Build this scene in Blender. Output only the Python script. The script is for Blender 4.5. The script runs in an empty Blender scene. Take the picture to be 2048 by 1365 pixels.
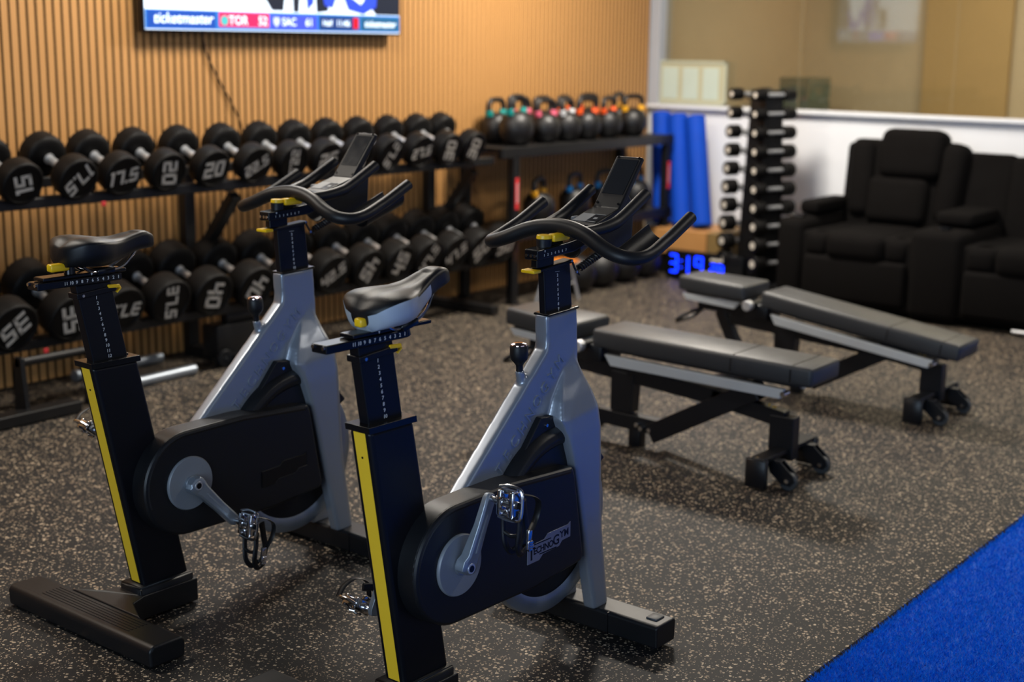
import bpy, bmesh, math, random
from mathutils import Vector, Matrix, Euler
random.seed(7)
PI = math.pi
R = math.radians
SC = bpy.context.scene
C = SC.collection

# ------------------------------------------------------------------ camera
PITCH, ROLL, AZ, CAMH = R(12.04), R(0.73), R(37.78), 1.6
fw = Vector((math.cos(AZ)*math.cos(PITCH), math.sin(AZ)*math.cos(PITCH), -math.sin(PITCH)))
rt = Vector((math.sin(AZ), -math.cos(AZ), 0)); up = rt.cross(fw)
rt2 = math.cos(ROLL)*rt + math.sin(ROLL)*up; up2 = -math.sin(ROLL)*rt + math.cos(ROLL)*up
cd = bpy.data.cameras.new('camera'); cam = bpy.data.objects.new('camera', cd); C.objects.link(cam)
m = Matrix((rt2, up2, -fw)).transposed().to_4x4(); m.translation = Vector((0, 0, CAMH)); cam.matrix_world = m
cd.sensor_width = 36; cd.lens = 2824/2048*36; cd.clip_start = .05; cd.clip_end = 60
cd.dof.use_dof = True; cd.dof.focus_distance = 3.55; cd.dof.aperture_fstop = 2.2
SC.camera = cam

# ------------------------------------------------------------------ light and exposure
w = bpy.data.worlds.new('world'); SC.world = w; w.use_nodes = True
w.node_tree.nodes['Background'].inputs[0].default_value = (.55, .68, 1, 1)
w.node_tree.nodes['Background'].inputs[1].default_value = .02
SC.view_settings.view_transform = 'Standard'; SC.view_settings.look = 'None'
SC.view_settings.exposure = 0.22; SC.view_settings.gamma = 1
def area(name, loc, size, power, col, aim=(0, 0, -1)):
    d = bpy.data.lights.new(name, 'AREA'); d.shape = 'RECTANGLE'; d.size, d.size_y = size; d.energy = power; d.color = col
    o = bpy.data.objects.new(name, d); C.objects.link(o); o.location = loc
    o.rotation_euler = Vector(aim).to_track_quat('-Z', 'Y').to_euler(); return o
CEIL = 3.0
PANELS = [(2.0, 4.7, .5, .5, 34), (4.4, 4.6, .5, .5, 52), (7.0, 4.3, .5, .5, 120), (7.7, 1.9, .5, .5, 34), (5.2, .6, .5, .5, 26)]
for x, y, sx, sy, p in PANELS:
    area('ceiling_lamp', (x, y, CEIL-.07), (sx, sy), p, (1, .92, .81))
# daylight through the shop front behind and to the right of the camera
area('daylight_right', (2.6, -3.35, 1.7), (5.0, 2.2), 22, (.62, .74, 1), (0, 1, 0))
area('daylight_behind', (-2.35, .8, 1.7), (3.0, 2.2), 120, (.62, .80, 1), (1, 0, 0))
# the lit room behind the glass
area('back_room_lamp', (10.6, 3.4, 2.8), (1.2, 2.5), 62, (1, .84, .62))

# ------------------------------------------------------------------ materials
def mat(name, col, rough=.5, metal=0, bump=0, bscale=200, coat=0, emit=0, spec=None, var=0, vscale=6):
    mt = bpy.data.materials.new(name); mt.use_nodes = True
    nt = mt.node_tree; b = nt.nodes['Principled BSDF']
    b.inputs['Base Color'].default_value = (*col, 1); b.inputs['Roughness'].default_value = rough
    b.inputs['Metallic'].default_value = metal; b.inputs['Coat Weight'].default_value = coat
    if spec is not None: b.inputs['Specular IOR Level'].default_value = spec
    if emit: b.inputs['Emission Color'].default_value = (*col, 1); b.inputs['Emission Strength'].default_value = emit
    tc = nt.nodes.new('ShaderNodeTexCoord')
    if bump:
        n = nt.nodes.new('ShaderNodeTexNoise'); n.inputs['Scale'].default_value = bscale; n.inputs['Detail'].default_value = 3
        bp = nt.nodes.new('ShaderNodeBump'); bp.inputs['Strength'].default_value = bump; bp.inputs['Distance'].default_value = .002
        nt.links.new(tc.outputs['Object'], n.inputs['Vector']); nt.links.new(n.outputs['Fac'], bp.inputs['Height'])
        nt.links.new(bp.outputs['Normal'], b.inputs['Normal'])
    if var:
        n = nt.nodes.new('ShaderNodeTexNoise'); n.inputs['Scale'].default_value = vscale; n.inputs['Detail'].default_value = 5
        nt.links.new(tc.outputs['Object'], n.inputs['Vector'])
        mr = nt.nodes.new('ShaderNodeMapRange'); mr.inputs['To Min'].default_value = rough-var; mr.inputs['To Max'].default_value = rough+var
        nt.links.new(n.outputs['Fac'], mr.inputs['Value']); nt.links.new(mr.outputs['Result'], b.inputs['Roughness'])
        mx = nt.nodes.new('ShaderNodeMix'); mx.data_type = 'RGBA'
        mx.inputs['A'].default_value = tuple(c*(1-var) for c in col)+(1,); mx.inputs['B'].default_value = tuple(min(1, c*(1+var)) for c in col)+(1,)
        nt.links.new(n.outputs['Fac'], mx.inputs['Factor']); nt.links.new(mx.outputs['Result'], b.inputs['Base Color'])
    return mt
MT = dict(
 silver=mat('silver_paint', (.29, .32, .37), .33, .5, .05, 900, coat=.3, var=.06, vscale=5),
 black=mat('black_powder_coat', (.004, .0045, .007), .36, 0, .05, 700, var=.05, spec=.3),
 gloss=mat('gloss_black', (.004, .0045, .006), .22, 0, spec=.4),
 plastic=mat('black_plastic', (.006, .0065, .008), .40, 0, .15, 900, var=.06, spec=.4),
 grip=mat('black_grip_rubber', (.006, .0062, .0075), .46, 0, .06, 1200, spec=.4),
 yellow=mat('yellow_plastic', (.92, .55, .008), .38, 0, .04, 500),
 stripe=mat('yellow_stripe_paint', (.98, .60, .03), .35, 0, var=.06, vscale=12),
 white=mat('white_print', (.62, .63, .64), .5, 0, var=.1, vscale=30),
 chrome=mat('chrome', (.66, .66, .68), .16, 1, .1, 60, var=.05),
 steel=mat('brushed_steel', (.68, .69, .71), .38, .75, .04, 500, var=.1, vscale=12),
 alloy=mat('alloy_grey', (.33, .37, .42), .38, .75, .05, 400, var=.1, vscale=14),
 disc=mat('grey_disc_plastic', (.22, .24, .27), .45, .2, .03, 500, var=.08, vscale=12),
 saddle=mat('saddle_vinyl', (.005, .0055, .007), .44, 0, .10, 1500, spec=.35),
 saddle_silver=mat('saddle_silver_vinyl', (.42, .47, .52), .40, .15, .06, 1500, var=.08, vscale=20),
 urethane=mat('black_urethane', (.0040, .0036, .0035), .50, 0, .25, 500, var=.10, vscale=10, spec=.16),
 iron=mat('cast_iron', (.006, .0055, .006), .42, .0, .35, 300, var=.15, vscale=10),
 number=mat('raised_white_number', (.62, .57, .50), .6, 0, var=.15, vscale=40),
 rack=mat('rack_black_steel', (.004, .004, .0045), .42, .0, .05, 500, var=.08),
 vinyl=mat('bench_vinyl', (.032, .034, .037), .42, 0, .22, 900, var=.10, vscale=7),
 alu=mat('bench_aluminium', (.62, .65, .66), .45, .3, .03, 400, var=.08, vscale=10),
 bench=mat('bench_black_steel', (.005, .006, .009), .38, .1, .05, 500, var=.08),
 fabric=mat('recliner_suede', (.0035, .0029, .0027), .9, 0, .5, 260, var=.12, vscale=9, spec=.1),
 blue=mat('blue_foam', (.002, .055, .45), .7, 0, .25, 220, var=.10, vscale=9, spec=.2),
 wood=mat('pale_wood', (.46, .22, .07), .5, 0, .1, 60, var=.12, vscale=6),
 whitewall=mat('white_wall_paint', (.78, .80, .84), .7, 0, .08, 80, var=.03),
 greyframe=mat('grey_window_frame', (.40, .42, .46), .5, 0, var=.04),
 paper=mat('pale_green_sheet', (.50, .58, .50), .7, 0, var=.04),
 paperframe=mat('cream_frame_board', (.47, .45, .30), .6, 0, var=.06),
 red=mat('red_tag', (.62, .03, .035), .5, 0, var=.05, vscale=20),
 orange=mat('orange_plastic', (.75, .22, .02), .45, 0, var=.05),
 led=mat('blue_led', (.003, .03, 1), .4, 0, emit=3.2),
 teal=mat('band_teal', (.0, .26, .24), .5, 0, var=.05), pink=mat('band_pink', (.62, .10, .17), .5, 0, var=.05),
 wband=mat('band_white', (.55, .56, .58), .5, 0, var=.05), oband=mat('band_orange', (.80, .09, .01), .5, 0, var=.05),
 yband=mat('band_yellow', (.75, .36, .01), .5, 0, var=.05), bband=mat('band_blue', (.01, .20, .55), .5, 0, var=.05),
 lamp=mat('lamp_diffuser', (1, .9, .75), .5, 0, emit=2.0),
 label=mat('grey_console_label', (.24, .25, .26), .5, 0, var=.05, vscale=60),
 screen_dark=mat('console_dark_window', (.014, .016, .019), .18, 0, var=.05, vscale=40),
 clear=mat('knob_cap_chrome', (.55, .42, .40), .12, 1, .2, 90),
 wheelr=mat('grey_wheel_rubber', (.05, .055, .06), .5, 0),
)

# ------------------------------------------------------------------ mesh helpers
def finish(name, bm, mt, parent=None, bevel=0, seg=2, ang=35, sub=0):
    bmesh.ops.recalc_face_normals(bm, faces=bm.faces)
    me = bpy.data.meshes.new(name); bm.to_mesh(me); bm.free()
    for p in me.polygons: p.use_smooth = True
    me.set_sharp_from_angle(angle=R(ang))
    for k in (mt if isinstance(mt, (list, tuple)) else [mt]): me.materials.append(MT[k] if isinstance(k, str) else k)
    o = bpy.data.objects.new(name, me); C.objects.link(o)
    if parent: o.parent = parent
    if bevel:
        b = o.modifiers.new('bevel', 'BEVEL'); b.width = bevel; b.segments = seg; b.limit_method = 'ANGLE'; b.angle_limit = R(30); b.harden_normals = True
    if sub:
        s = o.modifiers.new('subsurf', 'SUBSURF'); s.levels = s.render_levels = sub
    return o
def nb(): return bmesh.new()
def tf(bm, verts, mx): bmesh.ops.transform(bm, matrix=mx, verts=verts)
def box(bm, c, s, rot=None, r=0, seg=2):
    g = bmesh.ops.create_cube(bm, size=1); vs = g['verts']
    tf(bm, vs, Matrix.Diagonal((*s, 1)))
    if r:
        es = list({e for v in vs for e in v.link_edges})
        q = bmesh.ops.bevel(bm, geom=es, offset=r, segments=seg, profile=.5, affect='EDGES')
        vs = list({v for f in q['faces'] for v in f.verts} | {v for v in vs if v.is_valid})
    mx = Matrix.Translation(c) @ (rot.to_matrix().to_4x4() if rot else Matrix())
    tf(bm, vs, mx); return vs
def bar(bm, p, q, wd, ht, upv=(0, 0, 1), r=0):
    """box beam from p to q; wd across, ht along the up side"""
    p, q = Vector(p), Vector(q); d = q-p; L = d.length; x = d.normalized(); y = Vector(upv).cross(x).normalized(); z = x.cross(y)
    mx = Matrix((x, y, z)).transposed().to_4x4(); mx.translation = (p+q)/2
    vs = box(bm, (0, 0, 0), (L, wd, ht), r=r); tf(bm, vs, mx); return vs
def cyl(bm, p, q, r, r2=None, n=24, caps=True):
    p, q = Vector(p), Vector(q); d = q-p
    mx = d.to_track_quat('Z', 'Y').to_matrix().to_4x4(); mx.translation = (p+q)/2
    return bmesh.ops.create_cone(bm, cap_ends=caps, segments=n, radius1=r, radius2=r if r2 is None else r2, depth=d.length, matrix=mx)['verts']
def sph(bm, c, r, s=(1, 1, 1), n=24):
    g = bmesh.ops.create_uvsphere(bm, u_segments=n, v_segments=n//2, radius=r)
    tf(bm, g['verts'], Matrix.Translation(c) @ Matrix.Diagonal((*s, 1))); return g['verts']
def spline(pts, n=8, closed=False):
    P = [Vector(p) for p in pts]; out = []; k = len(P)
    for i in range(k if closed else k-1):
        a = P[(i-1) % k] if (closed or i > 0) else P[0]*2-P[1]; b = P[i]; c = P[(i+1) % k]
        d = P[(i+2) % k] if (closed or i < k-2) else P[-1]*2-P[-2]
        for j in range(n):
            t = j/n; out.append(.5*((2*b)+(-a+c)*t+(2*a-5*b+4*c-d)*t*t+(-a+3*b-3*c+d)*t**3))
    if not closed: out.append(P[-1])
    return out
def tube(bm, pts, r, n=16, closed=False, sy=1, upv=None, ends=True):
    """pipe along pts; r number or list; sy squashes the section"""
    P = [Vector(p) for p in pts]; k = len(P); rings = []; prev = None
    for i, p in enumerate(P):
        t = (P[(i+1) % k]-P[i-1]) if closed else (P[min(i+1, k-1)]-P[max(i-1, 0)])
        t.normalize()
        if upv is not None: a = Vector(upv)
        elif prev is None: a = Vector((0, 0, 1)) if abs(t.z) < .9 else Vector((1, 0, 0))
        else: a = prev
        y = (a-t*a.dot(t)).normalized(); prev = y; x = y.cross(t); rr = r[i] if isinstance(r, (list, tuple)) else r
        rings.append([bm.verts.new(p+x*rr*math.cos(2*PI*j/n)+y*rr*sy*math.sin(2*PI*j/n)) for j in range(n)])
    for i in range(k if closed else k-1):
        a, b = rings[i], rings[(i+1) % k]
        for j in range(n): bm.faces.new((a[j], a[(j+1) % n], b[(j+1) % n], b[j]))
    if not closed and ends: bm.faces.new(rings[0][::-1]); bm.faces.new(rings[-1])
    return [v for q in rings for v in q]
def loft(bm, rings, cap=True, closed=False):
    V = [[bm.verts.new(p) for p in q] for q in rings]; n = len(V[0])
    for i in range(len(V) if closed else len(V)-1):
        a, b = V[i], V[(i+1) % len(V)]
        for j in range(n): bm.faces.new((a[j], a[(j+1) % n], b[(j+1) % n], b[j]))
    if cap and not closed: bm.faces.new(V[0][::-1]); bm.faces.new(V[-1])
    return V
def lathe(bm, prof, mx=None, n=40):
    """prof: list of (radius, height) round local Z"""
    V = []
    for r, h in prof:
        if r < 1e-6: V.append([bm.verts.new((0, 0, h))])
        else: V.append([bm.verts.new((r*math.cos(2*PI*j/n), r*math.sin(2*PI*j/n), h)) for j in range(n)])
    for a, b in zip(V, V[1:]):
        for j in range(n):
            q = [a[j % len(a)], a[(j+1) % len(a)], b[(j+1) % len(b)], b[j % len(b)]]
            q = list(dict.fromkeys(q))
            if len(q) > 2: bm.faces.new(q)
    vs = [v for q in V for v in q]
    if mx is not None: tf(bm, vs, mx)
    return vs
def prism(bm, poly, y0, y1):
    """polygon given as (x, z), extruded in y"""
    a = [bm.verts.new((x, y0, z)) for x, z in poly]; b = [bm.verts.new((x, y1, z)) for x, z in poly]; n = len(poly)
    bm.faces.new(a); bm.faces.new(b[::-1])
    for i in range(n): bm.faces.new((a[i], b[i], b[(i+1) % n], a[(i+1) % n]))
    return a+b
def prismx(bm, poly, x0, x1):
    """polygon given as (y, z), extruded in x"""
    a = [bm.verts.new((x0, y, z)) for y, z in poly]; b = [bm.verts.new((x1, y, z)) for y, z in poly]; n = len(poly)
    bm.faces.new(a); bm.faces.new(b[::-1])
    for i in range(n): bm.faces.new((a[i], b[i], b[(i+1) % n], a[(i+1) % n]))
    return a+b
def text_bm(bm, s, size, mx, ext=.0004, space=1.0, shear=0, bold=0):
    c = bpy.data.curves.new('t', 'FONT'); c.body = s; c.size = size; c.extrude = ext; c.align_x = 'CENTER'; c.align_y = 'CENTER'
    c.space_character = space; c.shear = shear; c.offset = bold; c.resolution_u = 3
    o = bpy.data.objects.new('t', c); me = bpy.data.meshes.new_from_object(o); t = bmesh.new(); t.from_mesh(me)
    bmesh.ops.transform(t, matrix=mx, verts=t.verts); me2 = bpy.data.meshes.new('t2'); t.to_mesh(me2); t.free(); bm.from_mesh(me2)
    bpy.data.objects.remove(o); bpy.data.curves.remove(c); bpy.data.meshes.remove(me); bpy.data.meshes.remove(me2)
def empty(name, loc=(0, 0, 0), rz=0):
    o = bpy.data.objects.new(name, None); C.objects.link(o); o.location = loc; o.rotation_euler = (0, 0, rz); o.empty_display_size = .1; return o
def tag(o, label, cat, group=None, kind=None):
    if label: o['label'] = label
    if cat: o['category'] = cat
    if group: o['group'] = group
    if kind: o['kind'] = kind
    return o
def struct(o, label=None):
    o['kind'] = 'structure'
    if label: o['label'] = label
    return o
KIDS = {}
def kids(o): return [c for c in C.objects if c.parent == o]
def dup(o, parent=None):
    c = o.copy(); C.objects.link(c)
    if parent: c.parent = parent
    for k in kids(o): dup(k, c)
    return c
def setm(mt, fn):
    fn(mt.node_tree, mt.node_tree.nodes['Principled BSDF'])
# near-side text plane: text x -> +x, text y -> +z, facing -y
FACE = Matrix.Rotation(PI/2, 4, 'X')
# ------------------------------------------------------------------ the room
WY, WX = 5.69, 8.97                                    # slat wall, glass wall
def N(nt, t, **k):
    n = nt.nodes.new(t)
    for a, b in k.items():
        if hasattr(n, a): setattr(n, a, b)
    return n
def mnode(nt, op, a, b=None, c=None):
    n = nt.nodes.new('ShaderNodeMath'); n.operation = op
    for i, q in enumerate((a, b, c)):
        if q is None: continue
        if isinstance(q, (int, float)): n.inputs[i].default_value = q
        else: nt.links.new(q, n.inputs[i])
    return n.outputs[0]
fm = bpy.data.materials.new('speckled_rubber'); fm.use_nodes = True; nt = fm.node_tree; bs = nt.nodes['Principled BSDF']; L = nt.links
tc = N(nt, 'ShaderNodeTexCoord')
def flecks(scale, thr, keep, seed):
    mp = N(nt, 'ShaderNodeMapping'); mp.inputs['Location'].default_value = (seed, seed*.7, 0); L.new(tc.outputs['Object'], mp.inputs['Vector'])
    wn = N(nt, 'ShaderNodeTexNoise'); wn.inputs['Scale'].default_value = scale*1.4; L.new(mp.outputs[0], wn.inputs['Vector'])
    ad = N(nt, 'ShaderNodeVectorMath'); ad.operation = 'MULTIPLY_ADD'; L.new(wn.outputs['Color'], ad.inputs[0]); ad.inputs[1].default_value = (.9/scale,)*3; L.new(mp.outputs[0], ad.inputs[2])
    v = N(nt, 'ShaderNodeTexVoronoi'); v.voronoi_dimensions = '2D'; v.inputs['Scale'].default_value = scale; v.inputs['Randomness'].default_value = 1
    L.new(ad.outputs[0], v.inputs['Vector'])
    sp = N(nt, 'ShaderNodeSeparateColor'); L.new(v.outputs['Color'], sp.inputs[0])
    sz = mnode(nt, 'MULTIPLY', sp.outputs[1], thr)
    a = mnode(nt, 'LESS_THAN', v.outputs['Distance'], sz); b = mnode(nt, 'LESS_THAN', sp.outputs[0], keep)
    return mnode(nt, 'MULTIPLY', a, b), sp.outputs[2]
f1, c1 = flecks(84, .40, .42, 3.1); f2, c2 = flecks(160, .38, .24, 9.3)
fk = mnode(nt, 'MAXIMUM', f1, f2)
no = N(nt, 'ShaderNodeTexNoise'); no.inputs['Scale'].default_value = 1.3; no.inputs['Detail'].default_value = 5; L.new(tc.outputs['Object'], no.inputs['Vector'])
base = N(nt, 'ShaderNodeMix', data_type='RGBA'); base.inputs['A'].default_value = (.007, .0068, .007, 1); base.inputs['B'].default_value = (.021, .0195, .0185, 1)
L.new(no.outputs['Fac'], base.inputs['Factor'])
fc = N(nt, 'ShaderNodeMix', data_type='RGBA'); fc.inputs['A'].default_value = (.33, .235, .155, 1); fc.inputs['B'].default_value = (.68, .54, .38, 1); L.new(c1, fc.inputs['Factor'])
mx = N(nt, 'ShaderNodeMix', data_type='RGBA'); L.new(fk, mx.inputs['Factor']); L.new(base.outputs['Result'], mx.inputs['A']); L.new(fc.outputs['Result'], mx.inputs['B'])
# seams between the mats: 1.03 m in x, 1.10 m in y
xyz = N(nt, 'ShaderNodeSeparateXYZ'); L.new(tc.outputs['Object'], xyz.inputs[0])
def seam(o, off, per):
    t = mnode(nt, 'SUBTRACT', o, off); t = mnode(nt, 'DIVIDE', t, per); t = mnode(nt, 'ADD', t, .5); t = mnode(nt, 'FRACT', t); t = mnode(nt, 'SUBTRACT', t, .5)
    t = mnode(nt, 'ABSOLUTE', t); t = mnode(nt, 'MULTIPLY', t, per); return mnode(nt, 'LESS_THAN', t, .0026)
sm = mnode(nt, 'MAXIMUM', seam(xyz.outputs[0], 2.417, 1.03), seam(xyz.outputs[1], 2.32, 1.10))
mx2 = N(nt, 'ShaderNodeMix', data_type='RGBA'); L.new(sm, mx2.inputs['Factor']); L.new(mx.outputs['Result'], mx2.inputs['A']); mx2.inputs['B'].default_value = (.006, .006, .006, 1)
L.new(mx2.outputs['Result'], bs.inputs['Base Color'])
n2 = N(nt, 'ShaderNodeTexNoise'); n2.inputs['Scale'].default_value = 260; n2.inputs['Detail'].default_value = 3; L.new(tc.outputs['Object'], n2.inputs['Vector'])
bp = N(nt, 'ShaderNodeBump'); bp.inputs['Strength'].default_value = .35; bp.inputs['Distance'].default_value = .002
hh = mnode(nt, 'SUBTRACT', n2.outputs['Fac'], mnode(nt, 'MULTIPLY', sm, 2.0)); L.new(hh, bp.inputs['Height']); L.new(bp.outputs['Normal'], bs.inputs['Normal'])
bs.inputs['Roughness'].default_value = .62; bs.inputs['Specular IOR Level'].default_value = .25
MT['floor'] = fm

b = nb(); box(b, (3.2, 1.1, -.05), (11.6, 9.25, .1)); struct(finish('floor', b, 'floor'), 'black rubber gym floor mats flecked with beige')

# slat wall: warm oak slats on black felt
wm = bpy.data.materials.new('oak_slat_veneer'); wm.use_nodes = True; nt = wm.node_tree; bs = nt.nodes['Principled BSDF']; L = nt.links
tc = N(nt, 'ShaderNodeTexCoord'); mp = N(nt, 'ShaderNodeMapping'); mp.inputs['Scale'].default_value = (40, 40, 1.5); L.new(tc.outputs['Object'], mp.inputs['Vector'])
gn = N(nt, 'ShaderNodeTexNoise'); gn.inputs['Scale'].default_value = 3; gn.inputs['Detail'].default_value = 6; L.new(mp.outputs[0], gn.inputs['Vector'])
cr = N(nt, 'ShaderNodeMix', data_type='RGBA'); cr.inputs['A'].default_value = (.46, .225, .070, 1); cr.inputs['B'].default_value = (.60, .31, .105, 1); L.new(gn.outputs['Fac'], cr.inputs['Factor'])
L.new(cr.outputs['Result'], bs.inputs['Base Color']); bs.inputs['Roughness'].default_value = .55
MT['slat'] = wm
MT['felt'] = mat('black_felt', (.006, .0055, .005), .95, 0, .4, 400, spec=.1)
MT['ceiling'] = mat('ceiling_paint', (.16, .155, .15), .8, 0, .1, 60, var=.03)
MT['plaster'] = mat('grey_plaster', (.14, .145, .155), .8, 0, .1, 60, var=.04)
MT['tan'] = mat('tan_wall', (.54, .46, .35), .8, 0, .1, 60, var=.05)
MT['greengrey'] = mat('green_grey_cabinet', (.10, .13, .11), .7, 0, var=.05)
MT['doorwood'] = mat('brown_door', (.44, .31, .15), .6, 0, var=.05)
b = nb()
box(b, ((WX-2.4)/2+.0, WY+.035, 1.5), (WX+2.4, .03, 3.0))
nf = len(b.faces)
p = .0452; x = -1.0
while x < WX-.03:
    box(b, (x, WY+.008, 1.5), (p-.0120, .030, 2.98)); x += p
o = finish('wall_left', b, ['felt', 'slat']); struct(o, 'oak slat wall on black felt')
for i, pl in enumerate(o.data.polygons): pl.material_index = 1 if i >= nf and pl.normal.y < -.9 else 0
# glass wall: white dado, sill, frame, three panes; a tan room behind
b = nb(); box(b, (WX+.05, 1.4, .565), (.10, 8.6, 1.13)); struct(finish('wall_back', b, 'whitewall'), 'white painted dado under the glass')
b = nb(); box(b, (WX+.03, 1.4, 1.142), (.16, 8.6, .024)); struct(finish('trim_1', b, 'whitewall', bevel=.003), 'white sill of the glass wall')
gm = bpy.data.materials.new('tinted_glass'); gm.use_nodes = True; nt = gm.node_tree; L = nt.links
for n in list(nt.nodes):
    if n.type == 'BSDF_PRINCIPLED': nt.nodes.remove(n)
out = [n for n in nt.nodes if n.type == 'OUTPUT_MATERIAL'][0]
tr = N(nt, 'ShaderNodeBsdfTransparent'); tr.inputs[0].default_value = (.88, .89, .84, 1); gl = N(nt, 'ShaderNodeBsdfGlossy'); gl.inputs['Roughness'].default_value = .04
fr = N(nt, 'ShaderNodeFresnel'); fr.inputs['IOR'].default_value = 1.6; ms = N(nt, 'ShaderNodeMixShader'); L.new(fr.outputs[0], ms.inputs[0]); L.new(tr.outputs[0], ms.inputs[1]); L.new(gl.outputs[0], ms.inputs[2]); L.new(ms.outputs[0], out.inputs[0])
MT['glass'] = gm
ys = [5.60, 4.52, 3.43, 2.34, 1.25, -.9]
for i, (a, c) in enumerate(zip(ys, ys[1:])):
    b = nb(); box(b, (WX+.05, (a+c)/2, 2.06), (.010, abs(a-c)-.006, 1.80)); struct(finish('window_%d' % (i+1), b, 'glass'), 'pane of the glass partition')
b = nb(); box(b, (WX+.03, 5.645, 2.07), (.14, .09, 1.83)); struct(finish('trim_2', b, 'greyframe', bevel=.004), 'grey upright window frame in the corner')
b = nb(); box(b, (WX+.03, 1.4, 2.98), (.14, 8.6, .04)); struct(finish('trim_3', b, 'greyframe'), 'grey head of the glass wall')
b = nb(); box(b, (12.2, 1.7, 1.5), (.1, 9.0, 3.0)); box(b, (10.6, 6.1, 1.5), (3.1, .1, 3.0)); box(b, (10.6, -2.9, 1.5), (3.1, .1, 3.0)); struct(finish('wall_beyond', b, 'tan'), 'tan walls of the room behind the glass')
b = nb(); box(b, (10.65, 1.7, -.05), (3.2, 9.0, .1)); struct(finish('floor_beyond', b, 'tan'))
b = nb(); box(b, (12.10, 4.50, 1.2), (.06, .75, 2.4)); struct(finish('door_1', b, 'doorwood', bevel=.004), 'brown door in the room behind the glass')
b = nb(); box(b, (3.2, 1.1, CEIL+.05), (11.6, 9.3, .1)); box(b, (10.65, 1.7, CEIL+.05), (3.2, 9.0, .1)); struct(finish('ceiling', b, 'ceiling'))
# walls behind the camera, each with a wide shop window opening
b = nb()
box(b, (3.2, -3.5, .3), (11.6, .1, .6)); box(b, (3.2, -3.5, 2.9), (11.6, .1, .2)); box(b, (-1.2, -3.5, 1.7), (2.5, .1, 2.2)); box(b, (7.1, -3.5, 1.7), (3.9, .1, 2.2))
struct(finish('wall_right', b, 'plaster'))
b = nb()
box(b, (-2.5, 1.1, .3), (.1, 9.3, .6)); box(b, (-2.5, 1.1, 2.9), (.1, 9.3, .2)); box(b, (-2.5, -2.4, 1.7), (.1, 2.3, 2.2)); box(b, (-2.5, 4.3, 1.7), (.1, 2.9, 2.2))
struct(finish('wall_behind', b, 'plaster'))
for x, y, sx, sy, pw in PANELS:
    t = tag(empty('ceiling_light', (x, y, CEIL)), 'flat ceiling light panel %s' % ('above the dumbbell racks' if y > 4 else 'above the open floor'), 'ceiling light', 'ceiling light panels')
    q = nb(); box(q, (0, 0, -.02), (sx+.06, sy+.06, .04)); finish('housing', q, 'greyframe', t, bevel=.004)
    q = nb(); box(q, (0, 0, -.045), (sx, sy, .01)); finish('diffuser', q, 'lamp', t)

# green-grey cabinet behind the glass
t = nb(); box(t, (0, 0, .66), (.4, .28, 1.32)); box(t, (-.205, 0, .66), (.01, .02, 1.2)); o = finish('storage_cabinet', t, 'greengrey', bevel=.01); o.location = (11.2, 5.55, 0)
tag(o, 'blurry green-grey cabinet standing behind the glass partition', 'cabinet')
# framed board with three pale sheets on the glass
t = tag(empty('framed_board', (WX-.002, 5.345, 1.315)), 'cream framed board with three pale sheets mounted on the glass wall', 'framed board')
q = nb(); box(q, (0, 0, 0), (.02, .59, .31)); finish('board', q, 'paperframe', t, bevel=.003)
q = nb()
for s in (-1, 1): box(q, (-.006, s*.285, 0), (.022, .02, .31)); box(q, (-.006, 0, s*.145), (.022, .59, .02))
finish('frame', q, mat('frame_rim', (.45, .47, .36), .5), t, bevel=.003)
for k in (-1, 0, 1):
    q = nb(); box(q, (-.012, k*.168, -.005), (.004, .128, .225)); finish('sheet', q, 'paper', t)

# blue turf: backing plus short blades
tm = bpy.data.materials.new('blue_turf'); tm.use_nodes = True; nt = tm.node_tree; bs = nt.nodes['Principled BSDF']
at = N(nt, 'ShaderNodeTexCoord'); nn = N(nt, 'ShaderNodeTexNoise'); nn.inputs['Scale'].default_value = 60; nt.links.new(at.outputs['Object'], nn.inputs['Vector'])
cm = N(nt, 'ShaderNodeMix', data_type='RGBA'); cm.inputs['A'].default_value = (.001, .11, .62, 1); cm.inputs['B'].default_value = (.001, .24, 1.0, 1); nt.links.new(nn.outputs['Fac'], cm.inputs['Factor'])
nt.links.new(cm.outputs['Result'], bs.inputs['Base Color']); bs.inputs['Roughness'].default_value = .7; bs.inputs['Specular IOR Level'].default_value = .1
MT['turf'] = tm
b = nb(); box(b, (3.2, -1.0, .004), (11.4, 4.86, .008)); struct(finish('floor_turf_strip', b, mat('turf_backing', (.001, .10, .60), .8)), 'backing of the blue turf strip')
rnd = random.Random(3); V = []; Fc = []
def blade(x, y, h, s):
    a = rnd.random()*2*PI; lx, ly = rnd.gauss(0, .009), rnd.gauss(0, .009); dx, dy = math.cos(a)*s, math.sin(a)*s; i = len(V)
    V.extend(((x-dx, y-dy, .006), (x+dx, y+dy, .006), (x+lx, y+ly, .006+h))); Fc.append((i, i+1, i+2))
for _ in range(150000):
    x = 2.85+rnd.random()*2.9; y = 1.43-rnd.random()*min(1.35, .35+(x-2.85)*.5)
    blade(x, y, .009+rnd.random()*.007, .0011)
for _ in range(130000):
    x = 2.85+rnd.random()*6.0; y = 1.43-rnd.random()*2.2
    blade(x, y, .010+rnd.random()*.007, .0022)
for _ in range(5200): blade(2.85+rnd.random()*3.1, 1.428+rnd.random()*.012, .008+rnd.random()*.008, .0011)
me = bpy.data.meshes.new('artificial_turf'); me.from_pydata(V, [], Fc); me.materials.append(tm)
o = bpy.data.objects.new('artificial_turf', me); C.objects.link(o); tag(o, 'bright blue artificial turf strip in the lower right corner', 'turf', kind='stuff')
b = nb(); box(b, (3.2, 1.448, .004), (11.4, .014, .008)); struct(finish('trim_4', b, 'felt'), 'black edge beside the blue turf')

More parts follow.
